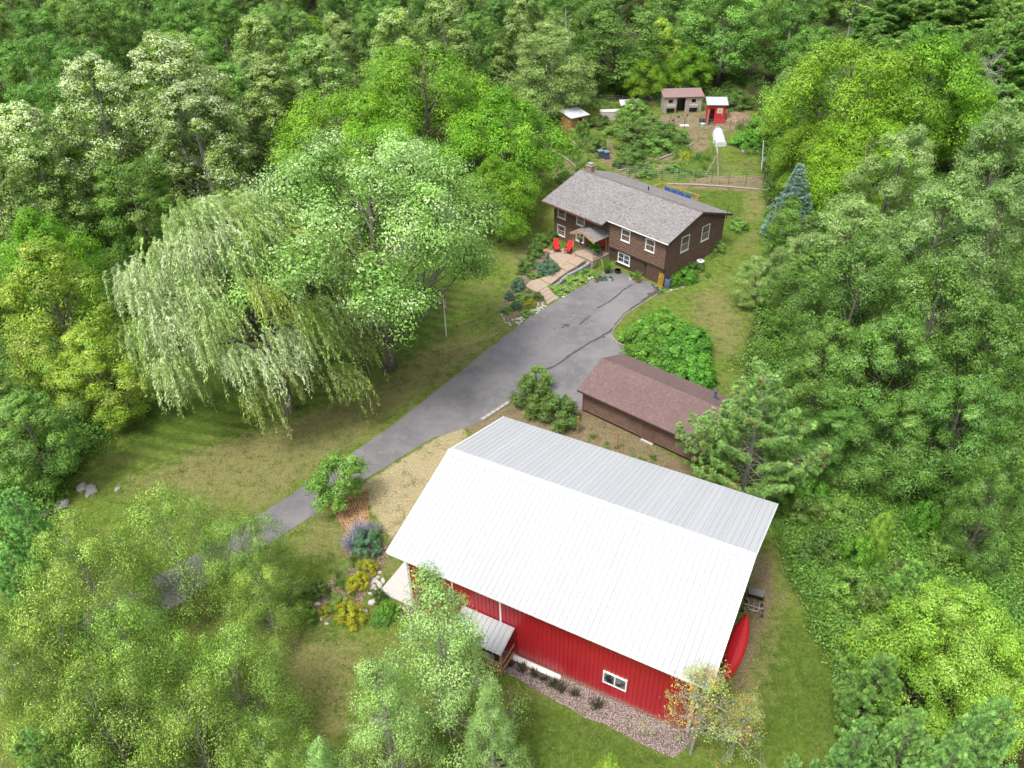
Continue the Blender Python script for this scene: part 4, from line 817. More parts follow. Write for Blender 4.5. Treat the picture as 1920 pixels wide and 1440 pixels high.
kind('blue_spruce', 8, 2.1, conifer(8, 2.1, .04, 22, 9, 8, .17, .04, P_SPRUCE, 30, .02, .10, 59, irregular=.18, side=.5))
kind('bush', 2.2, 1.5, broadleaf(2.2, 1.5, 0.0, 'dome', 16, .36, 22, 24, .11, .5, P_BUSH, seed=61, trunk_r=.04))
kind('light_bush', 2.2, 1.5, broadleaf(2.2, 1.5, 0.0, 'dome', 16, .36, 22, 24, .11, .5, P_MID, seed=63, trunk_r=.04))
kind('sumac_bush', 1.7, 1.5, broadleaf(1.7, 1.5, 0.0, 'dome', 26, .34, 26, 20, .16, .38, P_SUMAC, seed=65, trunk_r=.03, droop=.3, up=.9))
kind('small_tree', 3.0, 1.45, broadleaf(3.0, 1.45, 0.18, 'round', 20, .36, 24, 26, .10, .55, P_MID, seed=67, trunk_r=.05))
kind('yellow_bush', 1.3, 1.1, broadleaf(1.3, 1.1, 0.0, 'dome', 14, .38, 22, 26, .08, .45, [(3, (.34, .36, .03)), (3, (.24, .30, .03)), (1, (.45, .32, .02))], seed=69, trunk_r=.02))
kind('juniper_bush', 1.0, 1.0, broadleaf(1.0, 1.0, 0.0, 'dome', 18, .34, 26, 26, .07, .4, [(3, (.09, .19, .10)), (2, (.12, .24, .13)), (1, (.06, .12, .07))], seed=71, trunk_r=.02))
kind('dead_tree', 9, 3.0, bare_tree(9, 3.0, 73))
kind('sparse_tree', 6, 2.6, bare_tree(6, 2.6, 75, n=24, leaves=(.85, 34, .17, [(3, (.30, .42, .12)), (2, (.40, .42, .10)), (1, (.48, .25, .07)), (1, (.22, .29, .09))], .10)))
kind('tall_birch', 19, 2.6, broadleaf(19, 2.6, 0.5, 'ovate', 20, .36, 22, 24, .22, .6, P_MID, seed=77, bark=plain('white_birch_bark', (.62, .61, .57), .8, var=.25, scale=4), trunk_r=.22, sparse=.2))
kind('russet_tree', 8, 2.2, bare_tree(8, 2.2, 79, n=30, leaves=(.9, 10, .2, [(3, (.28, .12, .06)), (2, (.2, .10, .05))], .16), bark=BARK))
TR = random.Random(5)
PLACED = []
def tree(kd, pos, h, r, label=None, group=None, name=None, cat='tree', rz=None):
    H, R, (tm, cm) = PROTO[kd]; nm = name or kd.replace('_2', '')
    e = link(nm, None, None, tuple(map(float, pos)), TR.uniform(0, 6.28) if rz is None else rz)
    e.scale = (r/R, r/R, h/H); tag(e, label or '', cat, group)
    link('trunk' if cat == 'tree' else 'stems', tm, e)
    if cm: link('crown' if cat == 'tree' else 'foliage', cm, e)
    PLACED.append((pos[0], pos[1], r)); return e
def tt(kd, u, v, h, wpx, label, group=None, **k):     # the top of the crown is seen at (u, v) and the tree is h tall
    z0 = 0.0
    for _ in range(6):
        p = ground(u, v, h*0.97+z0); z0 = float(tz(p[0], p[1]))
    q = (p[0], p[1], z0); r = wpx/2/pxm((p[0], p[1], h*0.55+z0))
    return tree(kd, q, h, r, label, group, **k)
def tb(kd, u, v, h, wpx, label, group=None, **k):     # the foot of the plant is seen at (u, v)
    p = gt(u, v); return tree(kd, p, h, wpx/2/pxm((p[0], p[1], p[2]+h*0.5)), label, group, **k)
def proj(p):
    d = np.array(p, float)-np.array([0, 0, CAM_H]); w = d@_fw; return 960+FPX*(d@_rt)/w, 720-FPX*(d@_up)/w
def tv(kd, u, vb, vt, wpx, label, group=None, **k):     # foot at (u, vb), top at height vt
    p = gt(u, vb); lo, hi = 1, 40
    for _ in range(40):
        h = (lo+hi)/2
        if proj((p[0], p[1], p[2]+h*.97))[1] > vt: lo = h
        else: hi = h
    return tree(kd, p, h, wpx/2/pxm((p[0], p[1], p[2]+h*.55)), label, group, **k)
# trees named one by one
tb('silver_maple', 730, 690, 18.2, 490, 'broad silver maple with dead grey twigs and a thick bare trunk on the left lawn', rz=1.0)
tb('weeping_willow', 540, 772, 15.8, 400, 'windswept weeping willow left of the silver maple', rz=0.0)
tt('walnut_tree', 625, 170, 12.5, 250, 'bright green spreading tree directly behind the silver maple')
tt('walnut_tree', 790, 92, 15, 290, 'tallest bright green spreading tree left of the brown house', rz=2)
tt('walnut_tree_2', 945, 175, 13, 230, 'bright green tree overhanging the left end of the brown house')
tt('walnut_tree_2', 930, 300, 9, 160, 'lower bright green tree nearest the house chimney')
tt('walnut_tree', 700, 230, 11, 200, 'bright green tree between the silver maple and the tallest walnut', rz=4)
tt('silver_poplar', 155, 100, 18, 200, 'white leaved poplar, left one of the pale pair at upper left')
tt('silver_poplar', 290, 62, 19, 230, 'white leaved poplar, taller right one of the pale pair at upper left', rz=1)
tt('silver_poplar', 345, 150, 16, 200, 'white leaved poplar standing in front of the pale pair', rz=3)
tt('grey_poplar', 490, 110, 15, 150, 'grey green poplar behind the willow with a narrow crown')
tt('grey_poplar', 590, 70, 15, 130, 'narrow grey green poplar in the wood at the top left')
tt('grey_poplar', 480, 28, 15, 120, 'pale narrow poplar near the top edge left of centre')
tt('grey_poplar', 735, 15, 15, 120, 'pale poplar near the top edge behind the walnut trees')
tt('grey_poplar', 830, 0, 16, 130, 'pale poplar at the top edge left of the dark trees')
tt('silver_poplar', 20, 190, 15, 200, 'white tipped poplar cut by the left edge', rz=5)
tt('grey_poplar', 45, 265, 12, 130, 'grey green poplar low on the left edge of the wood')
tt('walnut_tree_2', 60, 400, 11, 190, 'bright green tree behind the yellow green tree on the left edge')
tt('yellow_green_tree', 60, 458, 12.5, 250, 'tall yellow green tree by the left edge of the lawn')
tt('yellow_green_tree', 150, 620, 8, 190, 'lower yellow green tree in front of the tall one on the left lawn edge', rz=2)
tt('ash_tree', 20, 740, 8, 170, 'dark green tree low on the left edge beside the lawn')
tv('grey_tree', 1030, 225, 40, 175, 'rounded grey green tree behind the small weathered shed')
tv('dark_tree', 1145, 172, -20, 190, 'dark tall tree at the top behind the garden pens')
tv('dark_tree', 930, 150, 0, 130, 'dark tree between the pale poplars and the rounded grey tree')
tv('walnut_tree_2', 1205, 193, 115, 85, 'small light green tree behind the white tarpaulin box')
tv('walnut_tree_2', 1285, 172, 88, 95, 'small light green tree behind the brown roofed coop')
tv('yellow_green_tree', 1235, 150, 35, 85, 'yellow green young tree in the wood behind the garden')
tv('ash_tree', 1345, 155, -40, 170, 'tall green tree behind the red garden shed')
tv('ash_tree', 1290, 145, 10, 110, 'green tree behind the light green one at the wood edge')
tv('tall_birch', 1470, 120, -60, 60, 'birch with a long white bare trunk at the top right')
tv('tall_birch', 1262, 110, -40, 50, 'leaning pale birch at the top behind the coop')
tv('tall_birch', 1580, 110, -40, 60, 'white birch in front of the tall white pines')
tt('tall_birch', 1062, -5, 15, 45, 'slim pale birch behind the rounded grey tree')
tv('russet_tree', 1516, 130, 45, 50, 'rust brown dead leaved tree behind the right walnut trees')
tv('walnut_tree', 1550, 350, 76, 270, 'bright yellow green walnut tree right of the garden', rz=3)
tv('walnut_tree_2', 1690, 330, 74, 240, 'bright walnut tree with upright crown in front of the white pines')
tv('walnut_tree_2', 1780, 330, 155, 150, 'right hand bright walnut tree near the dead branches')
tv('walnut_tree', 1590, 420, 235, 220, 'middle tier of bright walnut boughs right of the garden', rz=5)
tv('walnut_tree', 1500, 372, 240, 150, 'low bright walnut boughs above the blue spruce', rz=1)
tv('white_pine', 1640, 150, -10, 170, 'white pine, leftmost of the tall ones at the top right')
tv('white_pine', 1750, 170, -60, 230, 'tallest white pine at the top right')
tv('white_pine', 1850, 260, 50, 170, 'white pine with feathery crown near the right edge')
tt('dark_tree', 1905, 0, 16, 120, 'dark tree in the top right corner')
tv('dead_tree', 1800, 300, 100, 130, 'dead grey tree with bare side branches near the right edge')
tt('grey_tree', 1905, 190, 14, 170, 'grey green tree with twigs at the right edge')
tt('grey_tree', 1705, 235, 13, 180, 'grey green tree rising behind the dark wood on the right')
tt('grey_tree', 1790, 330, 13, 230, 'large grey green tree with paler tips on the right')
tt('grey_tree', 1610, 370, 11, 200, 'grey green tree beside the blue spruce', rz=2)
tt('grey_tree', 1900, 330, 12, 150, 'grey green tree low on the right edge', rz=4)
tv('blue_spruce', 1474, 445, 312, 84, 'blue grey spruce behind the brown house')
tt('grey_tree', 1500, 440, 7, 110, 'thin brownish green tree at the right edge of the house lawn', rz=3)
tt('grey_tree', 1425, 480, 5, 90, 'small feathery tree on the lawn edge right of the house', rz=1)
tt('dark_tree', 1530, 470, 8.5, 150, 'dark green tree behind the pine and right of the house lawn')
for i, (u_, v_, h_, w_p, lb) in enumerate([(1640, 440, 13, 250, 'dark broad tree uppermost in the shaded wood on the right'), (1790, 470, 14, 260, 'large dark tree below the grey green trees on the right'), (1890, 560, 12, 230, 'dark tree cut by the right edge halfway down'),
        (1690, 590, 11, 250, 'dark tree in the middle of the shaded wood on the right'), (1570, 600, 9, 180, 'dark tree directly right of the pine'), (1830, 700, 10, 230, 'dark tree with long arching twigs low in the right hand wood'),
        (1720, 730, 8.5, 200, 'lowest dark tree in the shaded wood on the right'), (1600, 760, 6, 150, 'small dark tree right of the pine foot'), (1905, 840, 9, 160, 'dark green tree at the right edge level with the barn roof')]):
    tt('shade_tree', u_, v_, h_, w_p, lb)
tb('scots_pine', 1392, 925, 9.2, 205, 'pine with tufted branches and brown tips between garage and barn', rz=.7)
tt('young_pine', 1730, 1110, 6, 90, 'pale young pine in the weeds right of the barn')
tt('young_pine', 1660, 1165, 4.5, 90, 'young blue green pine at the edge of the right lawn')
tt('young_pine', 1665, 1240, 5.5, 120, 'broad dark young pine next to the right lawn', rz=1)
tt('young_pine', 1720, 1060, 4.5, 90, 'young pine furthest from the barn in the weeds', rz=3)
tt('lime_green_tree', 1815, 1115, 8.5, 290, 'bright lime green tree at the lower right')
tt('lime_green_tree', 1890, 1170, 8, 230, 'bright lime green tree cut by the right edge', rz=2)
tt('lime_green_tree', 1662, 960, 4.5, 55, 'small bright yellow green tree in the weeds right of the barn', rz=4)
tt('red_pine', 1720, 1345, 7.5, 120, 'red pine in the lower right beside the lime tree')
for i, (u_, v_, h_, w_p, lb) in enumerate([(1620, 1365, 7.5, 110, 'red pine nearest the right lawn at the bottom'), (1880, 1330, 9, 150, 'tufted red pine in the lower right corner'), (1800, 1395, 8.5, 130, 'red pine at the bottom edge between two taller ones'), (1490, 1425, 6, 70, 'red pine top showing at the bottom edge below the barn'),
                                          (55, 1385, 8, 140, 'red pine in the bottom left corner'), (20, 930, 7.5, 110, 'red pine at the left edge below the dark trees'), (10, 1050, 8, 110, 'red pine at the left edge beside the box elders'), (150, 1415, 7, 80, 'small red pine top at the bottom left')]):
    tt('red_pine', u_, v_, h_, w_p, lb, rz=i)
tt('aspen_tree', 805, 1080, 11.5, 300, 'aspen with pale trunk in front of the red barn wall', rz=.4)
tt('aspen_tree', 700, 1235, 10, 230, 'aspen with a forked pale trunk at the bottom centre', rz=2)
tt('aspen_tree', 590, 1385, 9, 150, 'aspen top at the bottom edge left of centre', rz=4)
tt('aspen_tree', 915, 1280, 7.5, 150, 'short aspen at the lower right of the taller one', rz=5)
tt('sparse_tree', 1328, 1262, 6.5, 170, 'thin tree with yellow and orange leaves at the corner of the barn', rz=1)
tt('sparse_tree', 1400, 1320, 4.5, 130, 'nearly bare tree with grey twigs right of the orange leaved one', rz=3)
tt('yellow_green_tree', 1150, 1425, 6, 110, 'yellow green tree top at the bottom edge below the gravel')
for i, (u_, v_, h_, w_p, lb) in enumerate([(110, 985, 9, 230, 'feathery box elder at the left nearest the lawn'), (290, 935, 8, 220, 'feathery box elder above the end of the driveway'), (440, 975, 7, 180, 'thin box elder partly over the driveway'),
        (80, 1120, 10, 270, 'box elder below the left edge pines'), (210, 1150, 9, 230, 'box elder in the middle of the lower left'), (410, 1190, 7.5, 210, 'box elder with bare grey branches beside the small lawn'), (150, 1280, 9.5, 280, 'box elder low in the left corner'),
        (330, 1300, 8.5, 250, 'box elder at the bottom left of the small lawn'), (480, 1370, 7, 200, 'box elder at the bottom edge'), (480, 1060, 5.5, 150, 'low box elder beside the flower bed left of the barn'), (30, 1235, 9, 200, 'box elder cut by the left edge'), (60, 1350, 8, 200, 'box elder nearest the bottom left corner'), (10, 1130, 8.5, 170, 'box elder touching the left edge under the red pines')]):
    tt('box_elder' if i % 2 == 0 else 'box_elder_2', u_, v_, h_, w_p, lb, name='box_elder')
# the wood: rest of the trees, spread over the ground outside the clearing
def inside(P, x, y):
    c = False; n = len(P)
    for i in range(n):
        a, b_ = P[i], P[(i+1) % n]
        if (a[1] > y) != (b_[1] > y) and x < (b_[0]-a[0])*(y-a[1])/(b_[1]-a[1])+a[0]: c = not c
    return c
def pdist(P, x, y): return float(sdist(np.array([[x]]), np.array([[y]]), P)[0, 0])
WOODK = {'oak_tree': ('oak', 3), 'ash_tree': ('ash', 3), 'dark_tree': ('dark green tree', 2.2), 'grey_poplar': ('poplar', 1.4), 'walnut_tree_2': ('bright tree', .5), 'grey_tree': ('grey tree', .9), 'white_pine': ('pine', .35)}
WL = {'oak_tree': 'green oak in the wood', 'ash_tree': 'green ash in the wood', 'dark_tree': 'dark green tree in the wood', 'grey_poplar': 'pale poplar in the wood', 'walnut_tree_2': 'bright tree in the wood', 'grey_tree': 'greyish tree in the wood', 'white_pine': 'dark pine in the wood'}
LANDM = [('the white leaved poplar pair', 250, 160), ('the weeping willow', 430, 420), ('the top left corner', 40, 20), ('the middle of the left edge', 20, 330), ('the yellow green tree by the lawn', 60, 560), ('the narrow pale poplars', 560, 110), ('the middle of the top edge', 760, 10), ('the bright walnut trees', 800, 200), ('the rounded grey tree', 1010, 100), ('the coop roof', 1280, 110), ('the top edge right of the coop', 1420, 20), ('the right walnut pair', 1600, 160), ('the white pines', 1760, 60), ('the top right corner', 1900, 20), ('the blue spruce', 1500, 400), ('the grey green trees on the right', 1780, 330), ('the shaded wood on the right', 1720, 620), ('the right edge by the barn roof', 1890, 850), ('the dark trees at the lower left edge', 40, 800), ('the top edge left of the poplars', 320, 10), ('the silver maple', 700, 400)]
WT = []
wr = random.Random(77); cand = 0; made = 0
while cand < 9000 and made < 270:
    cand += 1
    y = wr.uniform(30, 235); x = wr.uniform(-1, 1)*(14+0.72*y)
    if y > 150 and wr.random() < .5: continue
    d = pdist(POPEN, x, y)
    if d < 2.0 or inside(PDR, x, y): continue
    if x > 18 and y < 40: continue      # weeds right of the barn
    if x < -14 and y < 36: continue     # box elders stand here
    far = y > 120
    kd = wr.choices(list(WOODK), [q[1] for q in WOODK.values()])[0]
    if kd == 'white_pine' and (x < 40 or y < 80): kd = 'oak_tree'
    h = PROTO[kd][0]*wr.uniform(.72, 1.05); r = PROTO[kd][1]*h/PROTO[kd][0]*wr.uniform(.9, 1.1)
    edge = d < 9
    if edge: h *= .62; r *= .7
    if any((x-a)**2+(y-b_)**2 < (0.74*(r+c))**2 for a, b_, c in PLACED): continue
    side = 'left of the lawn' if x < -12 and y < 75 else ('right of the buildings' if x > 15 and y < 85 else ('on the far left' if x < -20 else ('on the far right' if x > 45 else 'behind the garden')))
    if far: side += ' in the distance'
    pu, pv = proj((x, y, h))
    if pv < -260 or pu < -420 or pu > 2340: continue
    ln_, lu, lv = min(LANDM, key=lambda q: (q[1]-pu)**2+(q[2]-pv)**2); du, dv = pu-lu, pv-lv; dd_ = math.hypot(du, dv)
    wh = ('just ' if dd_ < 70 else '')+(('above' if dv < 0 else 'below') if abs(dv) > abs(du) else ('left of' if du < 0 else 'right of'))
    sz_ = 'short' if edge else ('tall' if h > PROTO[kd][0]*.93 else ('lower' if h < PROTO[kd][0]*.8 else 'middling'))
    _t = tree(kd, (x, y, float(tz(x, y))), h, r, sz_+' '+WL[kd].replace(' in the wood', '')+' '+wh+' '+ln_, 'wood trees '+side, name=kd.replace('_2', '')); made += 1; WT.append((pu, _t))
seen = {}
for pu, t_ in sorted(WT, key=lambda q: q[0]): seen.setdefault(t_['label'], []).append(t_)
ORD = ['leftmost', 'second', 'third', 'fourth', 'fifth', 'sixth', 'seventh', 'eighth']
for lb, l_ in seen.items():
    if len(l_) > 1:
        for k, t_ in enumerate(l_): t_['label'] = lb+', '+ORD[min(k, 7)]+(' from the left' if k else ' of them')
# undergrowth of the wood and tall weeds: uncounted, scattered by geometry nodes
def scatter(name, pts, protos, smin, smax, label_cat=None):
    me = bpy.data.meshes.new(name); me.vertices.add(len(pts)); me.vertices.foreach_set('co', np.array(pts, np.float32).ravel()); me.update()
    o = link(name, me); o['kind'] = 'stuff'
    ng_ = bpy.data.node_groups.new(name, 'GeometryNodeTree'); ng_.interface.new_socket('Geometry', in_out='INPUT', socket_type='NodeSocketGeometry'); ng_.interface.new_socket('Geometry', in_out='OUTPUT', socket_type='NodeSocketGeometry')
    gi = ng_.nodes.new('NodeGroupInput'); go = ng_.nodes.new('NodeGroupOutput'); ip = ng_.nodes.new('GeometryNodeInstanceOnPoints')
    gg = ng_.nodes.new('GeometryNodeGeometryToInstance')
    for m_ in protos:
        po = bpy.data.objects.new(name+'_clump', m_); oi = ng_.nodes.new('GeometryNodeObjectInfo'); oi.inputs['Object'].default_value = po; ng_.links.new(oi.outputs['Geometry'], gg.inputs[0])
    rr = ng_.nodes.new('FunctionNodeRandomValue'); rr.data_type = 'FLOAT_VECTOR'; rr.inputs[0].default_value = (-.15, -.15, 0); rr.inputs[1].default_value = (.15, .15, 6.28)
    rs = ng_.nodes.new('FunctionNodeRandomValue'); rs.data_type = 'FLOAT'; rs.inputs[2].default_value = smin; rs.inputs[3].default_value = smax
    ip.inputs['Pick Instance'].default_value = True
    ng_.links.new(gi.outputs[0], ip.inputs['Points']); ng_.links.new(gg.outputs[0], ip.inputs['Instance']); ng_.links.new(rr.outputs[0], ip.inputs['Rotation']); ng_.links.new(rs.outputs[1], ip.inputs['Scale'])
    ng_.links.new(ip.outputs[0], go.inputs[0]); md = o.modifiers.new('scatter', 'NODES'); md.node_group = ng_
    return o
def clump(seed, n, r, h, leaf, aspect, pal, upv=.6, flowers=None):
    global RG
    RG = np.random.default_rng(seed); LV = Leaves(); d = unit(n); d[:, 2] = np.abs(d[:, 2]); q = RG.random((n, 1))**.4
    pos = d*q*np.array([r, r, h]); col = pick(pal, n)*(1+RG.normal(size=(n, 1))*.22)
    LV.add(pos, d*.5+np.array([0, 0, upv])+RG.normal(size=(n, 3))*.4, leaf*RG.uniform(.6, 1.3, n), np.clip(col, .005, 1), aspect)
    if flowers:
        m = flowers[0]; d = unit(m); d[:, 2] = np.abs(d[:, 2])+.3; LV.add(d/np.linalg.norm(d, axis=1, keepdims=True)*np.array([r, r, h])*1.05, RG.normal(size=(m, 3))+np.array([0, 0, 2.]), np.full(m, flowers[2]), np.tile(np.array(flowers[1]), (m, 1)), .9)
    return LV.mesh('clump', LEAF)
def blades(seed, n, r, h, w, pal, splay=.5):
    global RG
    RG = np.random.default_rng(seed); LV = Leaves(); b0 = RG.normal(size=(n, 3))*np.array([r*.35, r*.35, 0]); d = RG.normal(size=(n, 3))*splay*np.array([1, 1, 0])+np.array([0, 0, 1]); d /= np.linalg.norm(d, axis=1, keepdims=True)
    L_ = h*RG.uniform(.6, 1.1, n); LV.add(b0+d*L_[:, None]*.5, np.cross(d, unit(n)), L_, np.clip(pick(pal, n)*(1+RG.normal(size=(n, 1))*.2), .005, 1), w/h, axis=d)
    return LV.mesh('blades', LEAF)
UG = [clump(101, 800, 1.1, .9, .13, .5, P_OAK), clump(102, 900, 1.3, 1.3, .13, .45, P_DARK), clump(103, 800, 1.0, 1.0, .13, .5, P_DARK)]
ur = random.Random(12); pts = []
while len(pts) < 5200:
    y = ur.uniform(22, 190); x = ur.uniform(-1, 1)*(16+.72*y)
    if ur.random() < (y-60)/160: continue
    d = pdist(POPEN, x, y) if not (x < -30 or x > 45 or y > 130) else 5
    if d > 0.3 and not (x < -14 and y < 36 and x > -26 and ur.random() < .6): pts.append((x, y, float(tz(x, y))-.1))
scatter('undergrowth', pts, UG, .7, 1.7)
# ------------------------------------------------------------------ shrubs, beds and yard things
def shrub(kd, u, v, h, wpx, label, group=None, name=None, cat='shrub', rz=None): return tb(kd, u, v, h, wpx, label, group, name=name or 'shrub', cat=cat, rz=rz)
for i, (u_, v_, h_, w_) in enumerate([(1215, 655, 1.7, 75), (1250, 640, 1.8, 85), (1285, 655, 1.7, 75), (1225, 690, 1.8, 80), (1265, 685, 1.9, 85), (1295, 700, 1.7, 70), (1300, 725, 1.6, 60), (1205, 632, 1.4, 55), (1240, 612, 1.4, 60)]):
    L_ = ['left middle', 'upper middle', 'upper right', 'lower left', 'central', 'lower right', 'lowest, touching the garage roof', 'leftmost by the kerb', 'topmost'][i]
    shrub('sumac_bush', u_, v_+8, h_*1.25, w_*1.35, 'bright green sumac in the mass behind the garage, '+L_, 'sumac mass behind the garage', 'sumac_bush')
shrub('bush', 1000, 765, 2.6, 85, 'green bush at the left end of the pair by the garage', name='bush'); shrub('bush', 1048, 790, 2.2, 85, 'darker round bush at the garage corner', name='bush')
shrub('light_bush', 1005, 735, 2.2, 60, 'light green upright bush by the driveway left of the garage', name='bush')
tb('small_tree', 642, 948, 3.7, 100, 'small green tree in orange mulch beside the driveway')
shrub('juniper_bush', 1028, 512, 1.2, 48, 'big blue green juniper beside the garden steps', name='juniper'); shrub('juniper_bush', 971, 542, 1.0, 30, 'round blue green juniper at the lawn edge of the planting bed', name='juniper')
for u_, v_, h_, w_, k_, lb in [(990, 500, 1.0, 32, 'bush', 'dark bronze shrub left of the big juniper'), (1003, 478, 1.2, 34, 'bush', 'dark shrub near the red chairs'), (1010, 462, 1.3, 34, 'light_bush', 'flowering shrub at the left end of the patio'), (982, 512, .6, 22, 'bush', 'low dark shrub below the bronze one'),
        (955, 560, .7, 18, 'juniper_bush', 'small dark conifer in the planting bed'), (968, 578, .6, 22, 'juniper_bush', 'pale blue conifer next to the white stones'), (948, 586, .6, 20, 'light_bush', 'low green shrub in the tip of the planting bed'), (994, 575, .7, 20, 'yellow_bush', 'bright yellow shrub in the planting bed'),
        (978, 562, .6, 24, 'light_bush', 'grey green mound in the planting bed'), (1008, 562, .8, 18, 'bush', 'green shrub beside the lowest steps'), (985, 590, .4, 22, 'light_bush', 'trailing green plant above the white stones'), (1000, 520, .4, 20, 'light_bush', 'lime plant between the two junipers'),
        (1112, 478, 1.6, 24, 'sumac_bush', 'climbing vine on the wall corner by the landing'), (1113, 500, .8, 16, 'light_bush', 'vine foot at the end of the grey wall'), (1075, 527, .4, 40, 'light_bush', 'green ground cover below the grey block wall'), (1050, 545, .4, 36, 'light_bush', 'green plants near the lower end of the block wall'), (1098, 514, .4, 34, 'light_bush', 'green plants at the upper end of the block wall'),
        (1285, 522, .9, 44, 'sumac_bush', 'green hosta mass right of the blue barrel'), (1265, 532, .8, 30, 'sumac_bush', 'pale leaved hosta beside the blue barrel'), (1300, 505, .8, 34, 'bush', 'dark green plants by the gable wall of the house'), (1347, 470, 1.0, 26, 'light_bush', 'flowering shrub at the back corner of the house'),
        (1060, 440, 1.0, 26, 'light_bush', 'plants between the chairs and the house wall'), (1088, 455, 1.1, 22, 'yellow_bush', 'yellow green plant below the lower window'), (1092, 462, .9, 20, 'light_bush', 'green potted plant at the entrance steps'), (1036, 448, .9, 24, 'bush', 'shrub against the left corner of the house')]:
    shrub(k_, u_, v_, h_, w_*1.15, lb)
for u_, v_, h_, w_, k_, lb in [(690, 1030, 1.1, 52, 'juniper_bush', 'dark green round shrub next to the purple sage'), (658, 1160, 1.0, 52, 'yellow_bush', 'large yellow green spirea in the bed left of the barn'), (672, 1100, .9, 38, 'yellow_bush', 'yellow orange shrub in the middle of the bed'), (690, 1070, .7, 34, 'yellow_bush', 'yellow shrub near the barn corner'),
        (640, 1140, .8, 36, 'light_bush', 'olive shrub left of the large spirea'), (600, 1112, .9, 36, 'bush', 'dark bronze shrub at the left of the bed'), (575, 1160, 1.2, 44, 'light_bush', 'green shrub at the lower left end of the bed'), (728, 1150, .8, 34, 'sumac_bush', 'green leafy plant below the concrete slab'), (712, 1125, .8, 26, 'bush', 'dark green plant beside the boulders'),
        (612, 1150, .5, 24, 'yellow_bush', 'orange yellow flowers at the foot of the spirea'), (720, 1160, .5, 40, 'sumac_bush', 'green perennial in front of the slab'), (560, 1120, 1.0, 46, 'bush', 'green bush under the box elders'), (700, 1010, .6, 26, 'light_bush', 'pale green perennial above the sage')]:
    shrub(k_, u_, v_, h_, w_*1.1, lb)
# purple sage
sg = blades(201, 260, .5, 1.0, .05, [(3, (.27, .27, .36)), (3, (.34, .34, .42)), (1, (.2, .25, .2))], .75)
for k, (u_, v_, s_, lb) in enumerate([(678, 1005, 1.1, 'upper clump'), (662, 1025, .9, 'lower left clump'), (700, 1003, .9, 'right hand clump by the dark shrub')]):
    o = link('sage_plant', sg, None, tuple(gt(u_, v_)), k*1.3); o.scale = (s_,)*3; tag(o, 'purple grey sage in the bed by the barn, '+lb, 'plant', 'purple sage')
# grass tufts in the gravel
tf = blades(203, 130, .25, .55, .03, [(3, (.07, .09, .04)), (2, (.12, .12, .06)), (2, (.10, .06, .05))], .7)
for k, (u_, v_) in enumerate([(958, 1248), (979, 1256), (1002, 1266), (1019, 1275), (1037, 1285), (1052, 1294), (1078, 1303), (1120, 1325)]):
    o = link('grass_tuft', tf, None, tuple(gt(u_, v_)), k*.9); s_ = .75+.35*((k*37) % 10)/10; o.scale = (s_,)*3
    tag(o, 'dark ornamental grass tuft in the pink gravel, '+['first from the timber canopy', 'second from the timber canopy', 'third from the timber canopy', 'fourth from the timber canopy', 'fifth from the timber canopy', 'sixth from the timber canopy', 'second last before the barn window', 'last one, left below the barn window'][k], 'grass tuft', 'grass tufts in the gravel')
# hostas of the garden bed edge etc. ground cover stuff
hedge_r = random.Random(31)
weeds = clump(111, 480, .5, .5, .095, .4, P_MID, .7); weeds2 = clump(112, 480, .55, .75, .10, .35, P_OAK, .7, flowers=(9, (.60, .48, .03), .08)); tallg = blades(113, 120, .5, .9, .05, [(3, (.15, .26, .05)), (2, (.20, .29, .08))], .5)
def fillpoly(P, n, seed, dz=-.05):
    r_ = random.Random(seed); x0, y0 = P.min(0); x1, y1 = P.max(0); o = []; t_ = 0
    while len(o) < n and t_ < n*20:
        t_ += 1; x, y = r_.uniform(x0, x1), r_.uniform(y0, y1)
        if inside(P, x, y): o.append((x, y, float(tz(x, y))+dz))
    return o
WEED = poly([(1465, 960), (1500, 1080), (1560, 1190), (1610, 1290), (1700, 1250), (1900, 1150), (1930, 950), (1780, 930), (1600, 930)])
scatter('weeds', fillpoly(WEED, 1100, 1), [weeds, weeds2, UG[0], UG[2]], .7, 1.35)
wdr = random.Random(9); wsp = [(1500, 990), (1560, 975), (1640, 1000), (1720, 1010), (1800, 1000), (1870, 1020), (1530, 1060), (1600, 1070), (1680, 1095), (1580, 1130), (1640, 1160), (1500, 940), (1570, 930), (1760, 1060), (1850, 1080)]
WPOS = ['behind the far right corner of the barn', 'left of the small lime tree', 'below the small lime tree', 'right of the small lime tree', 'further right in the weeds', 'at the right edge of the weeds', 'by the edge of the dirt track', 'in the middle of the weeds', 'beside the far young pine', 'above the blue green young pine', 'between the young pines', 'under the pine by the barn', 'at the foot of the shaded wood', 'above the big lime tree', 'above the right lime tree']
for k, (u_, v_) in enumerate(wsp): shrub(['bush', 'light_bush', 'bush', 'sumac_bush'][k % 4], u_, v_, wdr.uniform(1.6, 3.0), wdr.uniform(60, 105), ['dark bushy shrub ', 'mid green shrub ', 'dense dark shrub ', 'leafy shrub '][k % 4]+WPOS[k], name='shrub')
scatter('tall_grass', fillpoly(poly([(1455, 990), (1490, 1090), (1560, 1215), (1590, 1200), (1520, 1080), (1490, 985)]), 160, 2), [tallg, weeds], .6, 1.1)
scatter('garden_growth', fillpoly(poly([(1240, 262), (1330, 300), (1340, 330), (1200, 338), (1170, 330)]), 120, 3)+fillpoly(poly([(1380, 240), (1440, 230), (1440, 290), (1400, 292)]), 150, 4)+fillpoly(poly([(1040, 265), (1120, 250), (1150, 330), (1090, 335), (1040, 300)]), 90, 5)+fillpoly(poly([(1180, 195), (1100, 190), (1090, 205), (1180, 215)]), 40, 6), [weeds, tallg], .5, 1.15)
